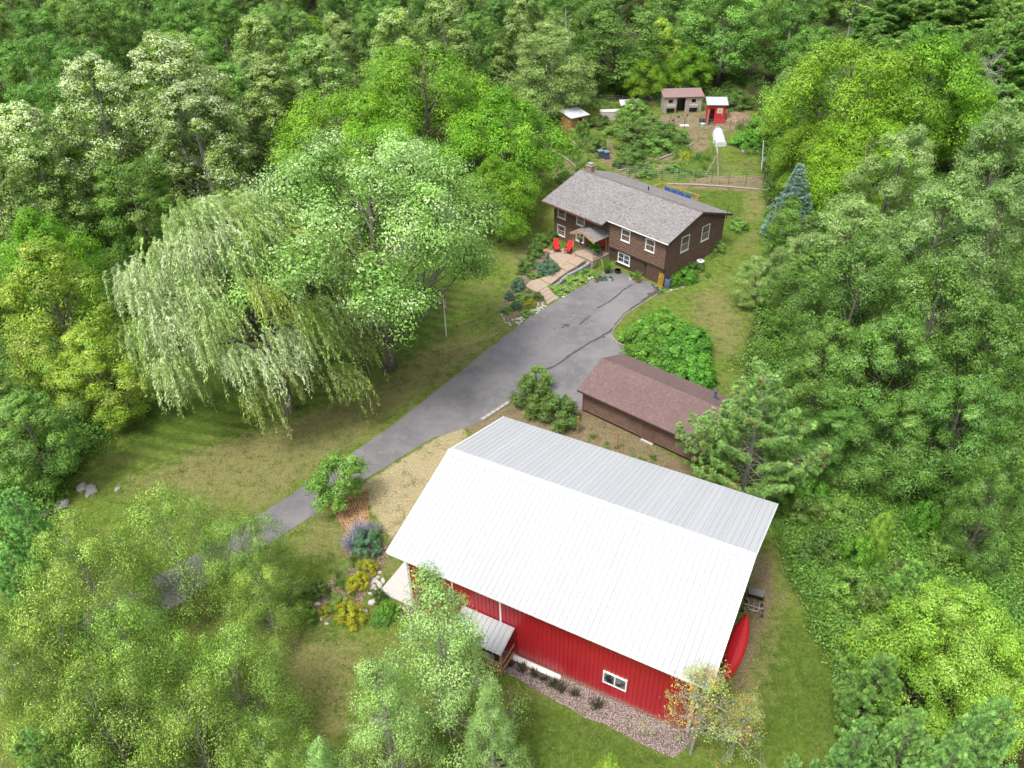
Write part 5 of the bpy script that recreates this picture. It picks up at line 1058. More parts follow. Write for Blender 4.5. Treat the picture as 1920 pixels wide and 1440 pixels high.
scatter('bed_growth', fillpoly(poly([(595, 1160), (625, 1165), (680, 1110), (720, 1010), (690, 1010), (640, 1070)]), 40, 8)+fillpoly(poly([(940, 575), (972, 522), (1000, 540), (1020, 562), (975, 592)]), 26, 9)+fillpoly(poly([(1100, 800), (1300, 890), (1280, 915), (1080, 830)]), 22, 10)+fillpoly(poly([(1245, 545), (1340, 480), (1330, 520), (1270, 545)]), 20, 11), [weeds, tallg], .25, .6)
LG = fillpoly(POPEN, 9000, 12, -.02); LG = [p for p in LG if not inside(PDR, p[0], p[1])]
def ok(p):
    a, b_ = to_local((BX, BY), BYAW, p)
    if abs(a) < wa+.3 and abs(b_) < wb+.3: return False
    a, b_ = to_local((HX, HY), HYAW, p)
    if -7.7 < a < 7.6 and -7.5 < b_ < 4.6: return False
    a, b_ = to_local((GX, GY), GYAW, p); return not (abs(a) < ga+.2 and abs(b_) < gb+.2)
short = blades(114, 70, .5, .10, .018, [(3, (.10, .14, .035)), (2, (.16, .16, .06)), (1, (.26, .23, .11))], .9)
scatter('lawn_grass', [p for p in LG if ok(p)], [short], .7, 1.5)
for u_, v_, h_, w_, k_, lb in [(1190, 275, 3.0, 76, 'bush', 'large dark shrub in the middle of the garden'), (1180, 310, 2.2, 60, 'bush', 'dark green shrub in front of the large garden shrub'), (1250, 268, 2.2, 80, 'bush', 'broad dark shrub left of the garden path'), (1230, 285, 1.8, 60, 'light_bush', 'shrub between the path and the large garden shrub'),
        (1185, 232, 3.2, 62, 'light_bush', 'tall light green shrub behind the dark ones'), (1123, 285, 1.8, 34, 'bush', 'round dark shrub above the black bins'), (1092, 258, 2.4, 26, 'light_bush', 'upright green shrub beside the small weathered shed'), (1070, 290, 1.6, 32, 'light_bush', 'green shrub below the wooden bed frame'),
        (1125, 238, 1.5, 40, 'bush', 'grey green shrub in front of the tarpaulin box'), (1150, 252, 1.3, 40, 'light_bush', 'low shrub behind the round dark one'), (1215, 245, 2.0, 50, 'light_bush', 'mid green shrub near the coop yard'), (1410, 275, 2.0, 60, 'sumac_bush', 'green thicket right of the white hoop tunnel'),
        (1435, 250, 2.4, 60, 'sumac_bush', 'green thicket at the right end of the garden'), (1285, 300, 1.0, 20, 'yellow_bush', 'lime green plant beside the garden path'), (1260, 320, .8, 30, 'light_bush', 'low green plants behind the deck'), (1210, 332, .8, 30, 'light_bush', 'low green plants at the lower garden fence'),
        (1060, 340, 1.2, 36, 'light_bush', 'shrub left of the house chimney'), (1380, 205, 2.6, 46, 'bush', 'dark bush beside the dirt mound'), (1385, 430, 1.2, 36, 'light_bush', 'bush on the back lawn right of the house')]:
    shrub(k_, u_, v_, h_, w_*1.1, lb, name='shrub')
# ---- stones
rk = []
for s_ in range(4):
    m = MB(); m.blob((0, 0, .35), (1, .78, .62), random.Random(40+s_), 8, 5, .16); me_ = m.mesh('rock'); me_.polygons.foreach_set('use_smooth', [False]*len(me_.polygons)); rk.append(me_)
PALEST = plain('pale_stone', (.48, .45, .41), .9, var=.25, scale=4); GREYST = plain('grey_boulder', (.30, .28, .26), .9, var=.35, scale=3)
def rocks(line, n, w, smin, smax, mat, label, group, seed, name='rock', cat='stone'):
    r_ = random.Random(seed); P = np.array([gt(*p)[:2] for p in line]); sg_ = np.r_[0, np.cumsum(np.linalg.norm(np.diff(P, axis=0), axis=1))]
    ms = []
    for me_ in rk: c = me_.copy(); c.materials.append(mat); ms.append(c)
    for k in range(n):
        s_ = sg_[-1]*(k+r_.random())/n; x = np.interp(s_, sg_, P[:, 0])+r_.gauss(0, w); y = np.interp(s_, sg_, P[:, 1])+r_.gauss(0, w); q = r_.uniform(smin, smax)
        o = link(name, ms[k % 4], None, (x, y, float(tz(x, y))-.02), r_.uniform(0, 6.28)); o.scale = (q, q*r_.uniform(.7, 1), q*r_.uniform(.6, 1)); tag(o, label, cat, group)
rocks([(968, 606), (985, 590), (1015, 575), (1022, 568)], 75, .22, .07, .16, PALEST, 'pale stone in the border between planting bed and driveway', 'pale border stones by the lower steps', 1)
rocks([(1045, 560), (1062, 548), (1085, 532), (1110, 518)], 48, .16, .07, .15, PALEST, 'pale stone in the border below the grey block wall', 'pale border stones below the wall', 2)
rocks([(937, 585), (945, 600), (960, 612)], 12, .06, .07, .13, PALEST, 'pale edging stone at the tip of the planting bed', 'edging stones of the bed tip', 3)
rocks([(705, 1078), (700, 1110), (694, 1138)], 22, .28, .12, .26, PALEST, 'pale boulder beside the concrete slab of the barn', 'boulders beside the concrete slab', 4, 'boulder', 'boulder')
rocks([(85, 955), (110, 945), (150, 935), (190, 925)], 9, .4, .25, .5, GREYST, 'grey boulder at the lower edge of the left wood', 'boulders at the wood edge', 5, 'boulder', 'boulder')
rocks([(612, 1165), (600, 1150), (620, 1135)], 9, .25, .1, .2, PALEST, 'pale stone at the lower end of the flower bed', 'stones of the flower bed', 6)
rocks([(1250, 548), (1275, 540), (1300, 525)], 14, .05, .09, .16, PALEST, 'flat pale stone edging the bed by the gable wall', 'edging stones by the gable wall', 7)
# timber edging beside the driveway
for k in range(7):
    p0 = gt(903+k*8.5, 789-k*5.5); p1 = gt(903+(k+1)*8.5, 789-(k+1)*5.5); d = p1-p0; m = MB(); m.box((0, 0, .07), (np.linalg.norm(d[:2])-.05, .26, .14))
    if k == 0: edg = thing('paver_edging', 'row of tan blocks edging the driveway above the barn ridge', 'edging', tuple(p0))
    q = (p0+p1)/2-gt(903, 789); obj('block', m, PALE, edg, (q[0], q[1], 0), math.atan2(d[1], d[0]))
# kerb of the lawn at the driveway right edge
m = MB(); kp = [gt(*q) for q in [(1232, 552), (1200, 572), (1172, 590), (1152, 615), (1146, 630), (1158, 643), (1180, 652), (1200, 664)]]
m.tube([(p[0], p[1], .03) for p in kp], .075, 4); struct(obj('kerb', m, WOODG))
# back yard border of boards
m = MB(); kp = [gt(*q) for q in [(1250, 346), (1300, 347), (1350, 350), (1400, 354), (1440, 358)]]; bo = thing('board_edging', 'long low timber edging between back lawn and garden', 'edging')
for a, b_ in zip(kp[:-1], kp[1:]):
    m = MB(); m.tube([tuple(a+[0, 0, .08]), tuple(b_+[0, 0, .08])], .11, 4); obj('board', m, WOODG, bo)
lg = thing('log_edging', 'grey logs lining the lower side of the garden path', 'edging')
kp = [gt(*q) for q in [(1160, 322), (1200, 312), (1240, 298), (1275, 285), (1300, 270)]]
for a, b_ in zip(kp[:-1], kp[1:]):
    m = MB(); m.tube([tuple(a+[0, 0, .12]), tuple(b_+[0, 0, .12])], .13, 6); obj('log', m, WOODG, lg)
lg = thing('log_edging', 'grey timber lining the upper garden path behind the chimney', 'edging')
kp = [gt(*q) for q in [(1035, 285), (1060, 298), (1080, 315)]]
for a, b_ in zip(kp[:-1], kp[1:]):
    m = MB(); m.tube([tuple(a+[0, 0, .15]), tuple(b_+[0, 0, .15])], .14, 6); obj('log', m, WOODG, lg)

# ---- flag pole
p = gt(837, 632); fp = thing('flagpole', 'white flagpole with a furled red and white striped flag on the lawn', 'flagpole', tuple(p))
m = MB(); m.tube([(0, 0, -.1), (0, 0, 4.35)], [.05, .04], 8); obj('pole', m, TRIM, fp); m = MB(); m.blob((0, 0, 4.4), (.06, .06, .06), RR if False else random.Random(1), 6, 4, .02); obj('finial', m, STEEL, fp)
FM, nt, b = newmat('flag_cloth'); tcf = N(nt, 'ShaderNodeTexCoord'); sx = N(nt, 'ShaderNodeSeparateXYZ'); nt.links.new(tcf.outputs['Object'], sx.inputs[0])
w1 = N(nt, 'ShaderNodeMath', operation='MULTIPLY_ADD', i_1=24.0, i_2=0.0); ad = N(nt, 'ShaderNodeMath', operation='MULTIPLY_ADD', i_1=2.4); nt.links.new(sx.outputs[0], ad.inputs[0]); nt.links.new(sx.outputs[2], ad.inputs[2]); nt.links.new(ad.outputs[0], w1.inputs[0])
s1 = N(nt, 'ShaderNodeMath', operation='SINE'); nt.links.new(w1.outputs[0], s1.inputs[0]); c = mixc(nt, ramp(nt, s1.outputs[0], -.1, .1), (.45, .02, .03), (.6, .58, .56)); c = mixc(nt, ramp(nt, sx.outputs[2], 3.83, 3.9), c, (.03, .05, .16)); nt.links.new(c, b.inputs['Base Color'])
m = MB(); V = []; nz_ = 14
for i in range(nz_):
    z = 4.25-i*1.25/(nz_-1); w = .10+.2*math.sin(min(1, i/8)*1.57)*(1-.3*i/nz_)
    V += [(.04, 0, z), (w*.45, .07*math.sin(i*1.3), z-.02), (w*.75, -.06*math.cos(i*.9), z-.05), (w, .05*math.sin(i), z-.12)]
m.add(V, [(i*4+j, i*4+j+1, i*4+j+5, i*4+j+4) for i in range(nz_-1) for j in range(3)]); obj('flag', m, FM, fp, None, -.6)

# ---- canoe
p0 = gt(1389, 1163); p1 = gt(1354, 1268)
ca, cb = to_local((BX, BY), BYAW, (p0+p1)/2); LN = float(np.linalg.norm(p1-p0))+.5
can = thing('canoe', 'upturned red canoe lying along the right end of the barn', 'canoe', bw(wa+.8, cb, .0), BYAW+math.pi/2)
REDP = plain('red_hull_plastic', (.66, .022, .03), .28, var=.08); m = MB(); nS, nC = 17, 13; V = []
for i in range(nS):
    s_ = -1+2*i/(nS-1); w = .44*max(0, 1-abs(s_)**2.3)**.75+.012; dpt = .33+.14*abs(s_)**3; 
    for j in range(nC):
        a = math.pi*j/(nC-1); V.append((s_*LN/2, w*math.cos(a)*(1 if abs(math.cos(a)) > .98 else 1), .12+dpt*math.sin(a)**.7*(1-.1*abs(s_)**6)))
m.add(V, [(i*nC+j, i*nC+j+1, (i+1)*nC+j+1, (i+1)*nC+j)[::-1] for i in range(nS-1) for j in range(nC-1)]); h_ = obj('hull', m, REDP, can, smooth=True)
m = MB(); m.tube([(s_*LN/2*.93, 0, .12+(.33+.14*abs(s_)**3)+.005) for s_ in np.linspace(-1, 1, 13)], .022, 5); obj('keel', m, REDP, can)
for sgn in (-1, 1):
    m = MB(); m.tube([(s_*LN/2, sgn*(.44*max(0, 1-abs(s_)**2.3)**.75+.012), .12) for s_ in np.linspace(-1, 1, 17)], .025, 4); obj('gunwale', m, REDP, can)
# ---- tipped garden cart
p = gt(1412, 1140); ct = thing('utility_cart', 'black dump cart with its tub tipped up beside the canoe', 'cart', tuple(p), BYAW+math.pi/2+.12)
tubm = MB()
def opentub(mb, w, l, h, t=.035):     # tray with floor and four sloping sides
    o = [(-w/2*.8, -l/2*.85, 0), (w/2*.8, -l/2*.85, 0), (w/2*.8, l/2*.85, 0), (-w/2*.8, l/2*.85, 0)]; r_ = [(-w/2, -l/2, h), (w/2, -l/2, h), (w/2, l/2, h), (-w/2, l/2, h)]
    oi = [(x*.92, y*.94, z+t) for x, y, z in o]; ri = [(x*.93, y*.95, z) for x, y, z in r_]; v = o+r_+oi+ri
    f = [(3, 2, 1, 0), (8, 9, 10, 11)]
    for k in range(4): k2 = (k+1) % 4; f += [(k, k2, 4+k2, 4+k), (8+k2, 8+k, 12+k, 12+k2), (4+k, 4+k2, 12+k2, 12+k)]
    mb.add(v, f)
opentub(tubm, .95, .8, .38); R_ = Matrix.Translation((.42, 0, .45)) @ Matrix.Rotation(math.radians(62), 4, 'Y')
tubm.v = [tuple(R_ @ Vector((v[1], v[0], v[2]))) for v in tubm.v]; tubm.f = [f[::-1] for f in tubm.f]; obj('tub', tubm, BLACKP, ct)
m = MB(); m.box((.42, 0, .83), (.3, .28, .012), 0, 0, .5); obj('label_plate', m, STEEL, ct)
fr_ = MB(); fr_.tube([(.25, -.28, .32), (-.35, -.28, .3), (-.42, -.2, .3), (-.42, .2, .3), (-.35, .28, .3), (.25, .28, .32)], .022, 5); obj('frame', fr_, STEEL, ct)
fr_ = MB(); fr_.tube([(.3, 0, .34), (-.3, .0, .42), (-.75, .05, .5)], .02, 5); obj('handle', fr_, STEEL, ct)
fr_ = MB(); fr_.tube([(-.05, -.46, .2), (-.05, .46, .2)], .02, 5); obj('axle', fr_, STEEL, ct)
for x, y in ((-.38, -.5), (-.38, .5), (.35, -.42), (.35, .42)):
    wl_ = MB(); wl_.tube([(x, y-.055, .2), (x, y-.05, .2), (x, y+.05, .2), (x, y+.055, .2)], [.16, .2, .2, .16], 14); w_o = obj('wheel', wl_, BLACKP, ct)
    hb_ = MB(); hb_.tube([(x, y-.065, .2), (x, y+.065, .2)], .07, 8); obj('hub', hb_, STEEL, w_o)

# ---- red lounge chairs
REDC = plain('red_cushion', (.62, .012, .018), .8, var=.08)
def chair(pos, rz, label):
    c = thing('garden_chair', label, 'chair', pos, rz, 'red cushioned chairs on the patio')
    m = MB(); m.box((0, -.05, .40), (.52, .62, .11)); obj('seat_cushion', m, REDC, c); m = MB(); m.box((0, .42, .74), (.52, .12, .78), 0, -.45); obj('back_cushion', m, REDC, c)
    m = MB(); m.box((0, -.05, .32), (.58, .66, .035)); m.box((0, .46, .66), (.56, .03, .8), 0, -.45); obj('frame', m, BLACKP, c)
    for sx_ in (-1, 1):
        m = MB(); m.box((sx_*.31, 0, .56), (.06, .66, .035)); obj('armrest', m, BLACKP, c)
        for y in (-.33, .28): m = MB(); m.box((sx_*.31, y, .28), (.04, .04, .56)); obj('leg', m, BLACKP, c)
    return c
chair(tuple(ground(1043.5, 471, .52)), .1, 'red cushioned chair nearer the lawn, facing the driveway'); chair(tuple(ground(1066, 474, .52)), -.45, 'red cushioned chair nearer the front door, turned aside')
p = ground(1024, 477, .52); tb_ = thing('side_table', 'small round terracotta table at the patio edge', 'table', tuple(p)); m = MB(); m.tube([(0, 0, .42), (0, 0, .46)], .3, 14); obj('top', m, plain('terracotta', (.42, .17, .10), .8), tb_); m = MB(); m.tube([(0, 0, 0), (0, 0, .42)], [.16, .08], 8); obj('pedestal', m, STEEL, tb_)
POTS = {k: plain(k+'_pot', c, .6) for k, c in (('white', (.6, .6, .58)), ('terracotta', (.40, .18, .10)), ('grey', (.22, .24, .26)), ('black', (.03, .03, .035)), ('blue', (.10, .16, .28)))}
lp = clump(121, 200, .32, .5, .10, .3, P_SUMAC, .5); lp2 = blades(122, 80, .18, .7, .05, [(1, (.12, .24, .04)), (1, (.2, .3, .06))], .35)
def pot(u_, v_, col, r, h, label, plant=lp, ps=1.0, z=None):
    p = gt(u_, v_) if z is None else ground(u_, v_, z); c = thing('plant_pot', label, 'plant pot', tuple(p+[0, 0, .02]), u_*.7)
    m = MB(); m.tube([(0, 0, 0), (0, 0, h), (0, 0, h), (0, 0, h-.05)], [r*.75, r, r*.88, r*.85], 12); obj('pot', m, POTS[col], c)
    if plant: o = link('plant', plant, c, (0, 0, h-.06)); o.scale = (r/.22*ps,)*3
pot(1117, 529, 'terracotta', .2, .35, 'terracotta pot at the left end of the row by the wall'); pot(1125, 526, 'grey', .25, .35, 'grey green pot with leafy plant beside the terracotta one'); pot(1134, 526, 'grey', .2, .3, 'small grey pot second from the white one'); pot(1144, 526, 'white', .22, .3, 'white pot with lime green plant by the wall')
pot(1138, 512, 'black', .28, .35, 'tall leafy plant in a black pot against the wall', lp2, 1.6); pot(1158, 512, 'black', .32, .34, 'empty round black tub under the casement window', None); pot(1183, 525, 'white', .22, .34, 'white pot left of the garage door', lp2, .8); pot(1194, 530, 'terracotta', .22, .3, 'terracotta pot with tall grasses before the garage door', lp2, 1.5)
pot(1199, 524, 'terracotta', .14, .2, 'small terracotta pot behind the tall grasses', lp, .7); pot(1223, 540, 'white', .18, .25, 'white pot with trailing flowers beside the yellow trellis', lp, .9); pot(1231, 544, 'terracotta', .18, .22, 'brown pot at the foot of the yellow trellis', lp, .6)
pot(1090, 457, 'black', .22, .4, 'dark pot with grass by the landing steps', lp2, 1.0, z=.52); pot(1128, 470, 'blue', .25, .3, 'blue planter on the landing by the red door', lp, .8, z=.9); pot(1119, 478, 'grey', .3, .35, 'grey planter with a vine on the landing corner', lp, 1.5, z=.9)
m = MB(); ylp = gt(1236, 541); tr_ = thing('trellis', 'yellow lattice trellis leaning beside the side door', 'trellis', tuple(ylp), HYAW); YL = plain('yellow_paint', (.55, .38, .02), .6)
for k in range(4): m = MB(); m.box((-.24+k*.16, .08, .75), (.045, .03, 1.5), 0, -.12); obj('upright', m, YL, tr_)
for k in range(7): m = MB(); m.box((0, .06+.12*(.12+k*.2), .15+k*.2), (.56, .02, .045)); obj('crossbar', m, YL, tr_)
p = gt(1251, 539); br_ = thing('rain_barrel', 'blue grey rain barrel at the house corner', 'barrel', tuple(p)); m = MB(); m.tube([(0, 0, 0), (0, 0, .1), (0, 0, .5), (0, 0, .9), (0, 0, .95)], [.27, .3, .33, .3, .26], 14); obj('body', m, plain('blue_grey_plastic', (.10, .14, .22), .5), br_); m = MB(); m.tube([(0, 0, .95), (0, 0, .99)], .24, 14); obj('lid', m, BLACKP, br_)
p = gt(1238, 548); o = tag(obj('watering_can', (lambda m_: (m_.tube([(0, 0, 0), (0, 0, .24)], .12, 10), m_.tube([(.1, 0, .08), (.34, 0, .28)], .025, 5), m_.tube([(-.1, 0, .05), (-.24, 0, .15), (-.08, 0, .3)], .015, 4), m_)[-1])(MB()), plain('green_plastic', (.02, .32, .12), .5), None, tuple(p)), 'bright green watering can by the white pot', 'watering can')
p = gt(1312, 500); ac = thing('air_conditioner', 'round topped outdoor unit by the gable wall of the house', 'outdoor unit', tuple(p)); m = MB(); m.tube([(0, 0, 0), (0, 0, .62)], .36, 16); obj('casing', m, plain('grey_metal', (.18, .19, .2), .5), ac); m = MB(); m.tube([(0, 0, .62), (0, 0, .68)], [.38, .3], 16); obj('top_ring', m, TRIM, ac); m = MB(); m.tube([(0, 0, .68), (0, 0, .7)], .16, 10); obj('fan_cap', m, STEEL, ac)
m = MB(); p = gt(1150, 517); m.box((0, 0, .12), (.3, .2, .25)); 
# deck behind the house
dk = thing('deck', 'timber deck with railing behind the house roof', 'deck', (HX, HY, 0), HYAW); d0, d1, e0, e1_ = -3.2, 1.9, BB+.1, BB+3.6; dz = 2.75
m = MB(); m.box2((d0, e0, dz-.2), (d1, e1_, dz-.04)); obj('joists', m, WOODN, dk)
for k in range(30): x0 = e0+k*(e1_-e0)/30; m = MB(); m.box2((d0, x0+.008, dz-.038), (d1, x0+(e1_-e0)/30-.008, dz)); obj('plank', m, WOODN, dk)
for x in (d0+.1, (d0+d1)/2, d1-.1):
    m = MB(); m.box2((x-.06, e1_-.12, .8), (x+.06, e1_, dz+1.05)); obj('post', m, WOODN, dk)
for k in range(2): m = MB(); m.box2((d0, e1_-.1, dz+.45+k*.55), (d1, e1_-.03, dz+.55+k*.55)); obj('rail', m, WOODN, dk)
for x in (d0, d1-.08): m = MB(); m.box2((x, e0+.2, dz+.98), (x+.08, e1_-.1, dz+1.06)); obj('rail', m, WOODN, dk)
BLUEC = plain('blue_cloth', (.03, .10, .42), .7)
for k in range(4): m = MB(); m.box((-2.2+k*.9, e1_-.25, dz+.62), (.75, .03, .55), 0, .08); tag(obj('towel', m, BLUEC, None, (HX, HY, 0), HYAW), 'blue towel hung on the deck railing, '+['leftmost', 'second from the left', 'third from the left', 'rightmost'][k]+' of four', 'towel', 'blue towels on the deck')
# ---- garden buildings
def shed(name, u_, v_, w, d, h1, h2, rz, wallm, roofm, label, cat='shed', over=.25, opens=(), gz=None):
    p = gt(u_, v_); s_ = thing(name, label, cat, tuple(p), rz)      # front faces -y, front height h1, back h2, origin at the front middle
    m = MB(); n = max(3, int(w/.3))
    for side, a, b_, fixed in (('front', -w/2, w/2, 0), ('back', -w/2, w/2, d), ('left', 0, d, -w/2), ('right', 0, d, w/2)):
        k_ = max(3, int((b_-a)/.28)); m = MB()
        for k in range(k_):
            x0 = a+(b_-a)*k/k_+.006; x1 = a+(b_-a)*(k+1)/k_-.006
            if side in ('front', 'back'):
                z1 = h1 if side == 'front' else h2
                if side == 'front' and any(o[0]-w*0 < (x0+x1)/2 < o[1] for o in opens):
                    for o in opens:
                        if o[0] < (x0+x1)/2 < o[1]:
                            if o[2] > .05: m.box2((x0, fixed-.02, 0), (x1, fixed+.02, o[2]))
                            if o[3] < z1: m.box2((x0, fixed-.02, o[3]), (x1, fixed+.02, z1))
                else: m.box2((x0, fixed-.02, 0), (x1, fixed+.02, z1))
            else:
                zz = h1+(h2-h1)*((x0+x1)/2)/d; m.box2((fixed-.02, x0, 0), (fixed+.02, x1, zz-.02))
        obj('board_wall', m, wallm, s_)
    m = MB(); sl3 = (h2-h1)/d; m.slab([(-w/2-over, -over, h1-over*sl3+.06), (w/2+over, -over, h1-over*sl3+.06), (w/2+over, d+over, h2+over*sl3+.06), (-w/2-over, d+over, h2+over*sl3+.06)], .06)
    if roofm is WMETAL or roofm is STEELR:
        for k in range(int(w/.3)): x = -w/2-over+.15+k*.3*(w+2*over-.1)/w; m.tube([(x, -over, h1-over*sl3+.065), (x, d+over, h2+over*sl3+.065)], .02, 4)
    obj('roof', m, roofm, s_); return s_
STEELR = metal_paint('grey_white_roofing', (.52, .54, .57), .45); CEDAR = plain('cedar_boards', (.34, .15, .07), .8, var=.3, scale=4); GREYW = plain('silvered_boards', (.36, .33, .28), .85, var=.25, scale=4); REDW = plain('red_boards', (.48, .025, .035), .6, var=.12)
s1_ = shed('garden_shed', 1086, 246, 2.6, 2.4, 2.0, 2.3, .55, CEDAR, STEELR, 'small cedar shed with pale metal roof beside the garden trees', opens=((-.2, .5, 1.1, 1.7),))
m = MB(); m.box((-.75, -.05, .35), (.9, .03, .5)); obj('lower_panel', m, GREYW, s1_)
s2_ = shed('chicken_coop', 1279, 211, 5.3, 2.2, 2.2, 2.6, .02, GREYW, plain('pinkish_brown_roofing', (.25, .16, .15), .8), 'long weathered coop with brown roof and open centre', 'coop', opens=((-.75, .35, 0, 2.0), (-1.95, -1.45, 1.35, 1.85), (1.15, 1.75, 1.35, 1.85)))
for x in (-1.75, 1.45):
    m = MB(); m.box((x, -.22, .95), (1.2, .4, .35)); obj('nest_box', m, GREYW, s2_); m = MB(); m.box((x, -.05, .35), (1.15, .05, .5)); obj('hatch_gap', m, BLACKP, s2_)
    for k in (-1, 1): m = MB(); m.box((x+k*.62, -.3, .4), (.06, .06, .8)); obj('leg', m, GREYW, s2_)
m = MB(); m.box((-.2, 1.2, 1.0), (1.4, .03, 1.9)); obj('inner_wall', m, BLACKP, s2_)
s3_ = shed('tool_shed', 1341, 232, 2.35, 1.8, 2.55, 2.9, -.10, REDW, WMETAL, 'red garden shed with white roof, open door and a star panel', 'shed', opens=((-.85, -.2, 0, 2.0),))
m = MB(); m.box((-1.15, -.45, 1.0), (.04, .85, 1.95)); obj('door', m, WOODG, s3_)
m = MB(); m.box((.4, -.045, 1.75), (.72, .03, .72)); qs = obj('star_panel', m, plain('cream_paint', (.62, .58, .45), .6), s3_)
m = MB()
for k in range(4):
    a = math.pi/4+k*math.pi/2; m.box((.4+.16*math.cos(a), -.066, 1.75+.16*math.sin(a)), (.22, .01, .09), 0, 0, -a)
obj('star', m, WOODG, qs)
m = MB(); m.tube([(.75, -.06, 1.2), (.75, -.075, 1.2)], .06, 8); obj('badge', m, TRIM, s3_)
p = gt(1146, 226); tb2 = thing('covered_crate', 'pale tarpaulin covered pen between two sheds', 'pen', tuple(p), .02); m = MB(); m.box((0, .6, .6), (3.0, 1.2, 1.15)); obj('cover', m, plain('cream_tarpaulin', (.52, .45, .40), .8), tb2)
for x in (-1.54, 1.54): m = MB(); m.box((x, .6, .6), (.06, 1.25, 1.25)); obj('end_frame', m, WOODG, tb2)
m = MB(); m.box((0, .6, 1.2), (3.16, 1.26, .05)); obj('lid', m, plain('white_board', (.6, .58, .56), .6), tb2)
p = gt(1181, 216); sh2 = thing('feeder_shelter', 'open shelter with small metal roof left of the coop', 'shelter', tuple(p), 0)
for x in (-1.0, 1.0):
    for y in (0, 1.1): m = MB(); m.box((x, y, .7), (.1, .1, 1.4)); obj('post', m, WOODG, sh2)
m = MB(); m.slab([(-1.45, -.3, 1.45), (1.45, -.3, 1.45), (1.45, 1.5, 1.75), (-1.45, 1.5, 1.75)], .06); obj('roof', m, STEELR, sh2); m = MB(); m.box((0, .9, .5), (1.6, .5, .8)); obj('feeder', m, BLACKP, sh2)
# white hoop tunnel
p0 = gt(1350, 275); p1 = gt(1345, 250); hp_ = thing('hoop_tunnel', 'white fabric covered hoop tunnel below the red shed', 'tunnel', tuple(p0), 0)
d_ = p1-p0; m = MB(); V = []; nn_ = 13
for i in range(nn_):
    t = i/(nn_-1); c = d_[:2]*t; w = .82*(1-.18*t)*(1+.05*math.sin(i*2)); hh = 1.0*(.8+.25*math.sin(min(t*4, 1)*1.57))*(1+.05*math.sin(i*2+1))*(1 if 0 < i < nn_-1 else .75)
    for j in range(11): a = math.pi*j/10; V.append((c[0]+w*math.cos(a), c[1], hh*math.sin(a)**.8))
m.add(V, [(i*11+j, i*11+j+1, (i+1)*11+j+1, (i+1)*11+j)[::-1] for i in range(nn_-1) for j in range(10)]+[tuple(range(11)), tuple(range((nn_-1)*11, nn_*11))[::-1]]); obj('fabric', m, plain('white_fleece', (.60, .61, .64), .8, var=.08, bmp=.3, bscale=6), hp_)
for t in (0, .5, 1):
    m = MB(); c = d_[:2]*t; w = .86*(1-.18*t); m.tube([(c[0]+w*math.cos(a), c[1], 1.06*math.sin(a)**.8) for a in np.linspace(0, math.pi, 9)], .02, 4); obj('hoop', m, STEEL, hp_)
# dirt mound and yard litter
m = MB(); mr_ = random.Random(4); m.blob((0, 0, -.1), (2.4, 1.9, 1.0), mr_, 22, 12, .05); o = obj('dirt_mound', m, DIRT, None, tuple(gt(1378, 224)), smooth=True); tag(o, 'brown dirt mound to the right of the red shed', 'mound')
p = gt(1131, 297); cb_ = thing('compost_bin', 'pair of blue grey compost bins on the garden slope', 'bin', tuple(p), .3)
for k, (x, y, z) in enumerate(((-.25, .35, 0), (.3, -.25, 0))):
    m = MB(); m.box((x, y, .45), (.6, .6, .9)); obj('bin_body', m, plain('slate_plastic', (.07, .09, .13), .4), cb_); m = MB(); m.box((x, y, .93), (.66, .66, .07), 0, .15); obj('lid', m, plain('grey_blue_plastic', (.16, .20, .28), .35), cb_)
p = gt(1089, 270); bd = thing('raised_bed', 'empty timber framed bed near the small cedar shed', 'raised bed', tuple(p), .35)
for x, y, sx_, sy_ in ((0, -.7, 1.9, .12), (0, .7, 1.9, .12), (-.9, 0, .12, 1.3), (.9, 0, .12, 1.3)): m = MB(); m.box((x, y, .13), (sx_, sy_, .26)); obj('board', m, PALE, bd)
m = MB(); m.box((0, 0, .08), (1.7, 1.28, .14)); obj('soil', m, DARKBARK, bd)
p = gt(1400, 285); lg2 = thing('fire_pit', 'low ring of stones on the grass right of the tunnel', 'fire pit', tuple(p))
for k in range(7): a = k*.9; m = MB(); m.blob((.5*math.cos(a), .42*math.sin(a), .1), (.2, .16, .15), random.Random(k), 7, 4, .12); obj('stone', m, GREYST, lg2)
# swing frame / pole arch
p = gt(1347, 331); pf_ = thing('pole_frame', 'leaning wooden pole frame on the garden lawn', 'pole frame', tuple(p)); q = gt(1332, 270)-p
m = MB(); m.tube([(0, 0, 0), (-.15, 1.2, 2.4)], .07, 6); obj('leg', m, WOODG, pf_); m = MB(); m.tube([(-1.5, .3, 0), (-.15, 1.1, 2.3)], .06, 6); obj('leg', m, WOODG, pf_)
m = MB(); m.tube([(-.15, 1.1, 2.4), (q[0]*.62, q[1]*.62, 2.2)], .08, 6); obj('beam', m, PALE, pf_); m = MB(); m.tube([(q[0]*.62, q[1]*.62, 2.2), (q[0]*.68, q[1]*.7, 0)], .06, 6); obj('leg', m, WOODG, pf_)
p = gt(1428, 318); pl_ = thing('fence_post', 'white pole standing at the right end of the garden lawn', 'post', tuple(p)); m = MB(); m.tube([(0, 0, 0), (-.25, .3, 3.4)], .06, 6); obj('pole', m, TRIM, pl_); m = MB(); m.box((0.05, .1, 1.2), (.4, .05, .5)); obj('sign_board', m, STEELR, pl_)
m = MB()
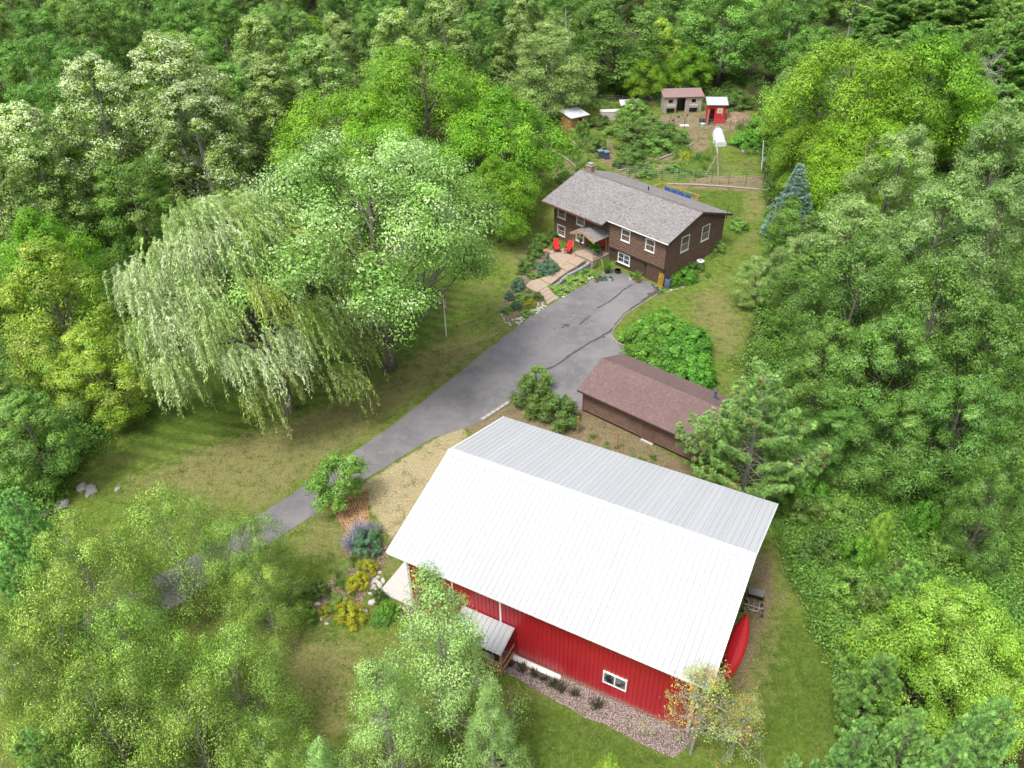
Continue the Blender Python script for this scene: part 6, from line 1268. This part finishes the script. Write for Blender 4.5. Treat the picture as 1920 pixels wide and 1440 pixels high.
# garden wire fences: posts as things with wires of their own
def fence(line, label, n, h=1.4):
    P = [gt(*q) for q in line]; f = thing('wire_fence', label, 'fence', tuple(P[0])); o = P[0]
    A = np.array([q[:2] for q in P]); sg_ = np.r_[0, np.cumsum(np.linalg.norm(np.diff(A, axis=0), axis=1))]; pts_ = []
    for k in range(n):
        s_ = sg_[-1]*k/(n-1); x, y = (np.interp(s_, sg_, A[:, j]) for j in (0, 1)); z = float(tz(x, y)); pts_.append((x-o[0], y-o[1], z-o[2])); m = MB(); q = pts_[-1]; m.tube([q, (q[0], q[1], q[2]+h)], .03, 5); obj('post', m, DARKBARK, f)
    for w in range(6):
        m = MB(); m.tube([(q[0], q[1], q[2]+h*(.08+.17*w)) for q in pts_], .006, 3); obj('wire', m, STEEL, f)
fence([(1150, 330), (1230, 336), (1330, 342), (1430, 348)], 'thin wire fence between back lawn and garden', 10)
fence([(1200, 232), (1260, 236), (1310, 240), (1380, 246), (1410, 236)], 'wire fence in front of the coop yard', 9)
fence([(1090, 198), (1150, 196), (1215, 200), (1245, 196)], 'wire fence behind the covered pen', 7)
for k, (u_, v_) in enumerate([(1083, 812), (1157, 842)]): m = MB(); m.box((0, 0, .75), (.09, .09, 1.5)); tag(obj('fence_post', m, WOODN, None, tuple(gt(u_, v_)), .3), ['timber post between bush and garage wall', 'timber post behind the barn ridge facing the garage door'][k], 'post')
hr_ = random.Random(6)
for k in range(5):
    p = gt([1235, 1272, 1288, 1222, 1262][k], [222, 222, 218, 216, 228][k]); c = thing('hen', ['dark hen at the left of the coop yard', 'dark hen in front of the coop opening', 'brown hen below the right nest box', 'black hen beside the pen corner', 'dark hen nearest the garden shrubs'][k], 'hen', tuple(p), hr_.uniform(0, 6))
    m = MB(); m.blob((0, 0, .22), (.22, .13, .14), hr_, 8, 6, .05); m.blob((.2, 0, .4), (.07, .06, .08), hr_, 6, 4, .03); m.tube([(.13, 0, .26), (.2, 0, .38)], [.09, .05], 6); m.tube([(-.15, 0, .26), (-.32, 0, .42)], [.08, .03], 5); obj('body', m, DARKBARK if k != 2 else CEDAR, c)
    for s_ in (-1, 1): m = MB(); m.tube([(0, s_*.05, 0), (0, s_*.05, .14)], .015, 4); obj('leg', m, WOODN, c)
p = gt(1317, 236); o = thing('water_tub', 'round white and green tub by the path to the red shed', 'tub', tuple(p)); m = MB(); m.tube([(0, 0, 0), (0, 0, .3)], .3, 12); obj('body', m, plain('pale_green_plastic', (.25, .42, .33), .5), o); m = MB(); m.tube([(0, 0, .3), (0, 0, .33)], .26, 12); obj('lid', m, TRIM, o)
p = gt(1316, 228); m = MB(); m.blob((0, 0, .2), (.45, .4, .3), hr_, 8, 6, .1); tag(obj('rubber_tub', m, BLACKP, None, tuple(p)), 'black rubber tub left of the red shed door', 'tub')
p = gt(1283, 236); m = MB(); m.box((0, 0, .05), (1.2, .5, .1)); tag(obj('white_board', m, TRIM, None, tuple(p)), 'white board lying below the coop yard fence', 'board')
# small boards near driveway edge left (marker stone)
p = gt(268, 1171); m = MB(); m.box((0, 0, .35), (.3, .3, .7)); tag(obj('marker_post', m, PALE, None, tuple(p), .5), 'small tan marker post beside the lower driveway', 'post')
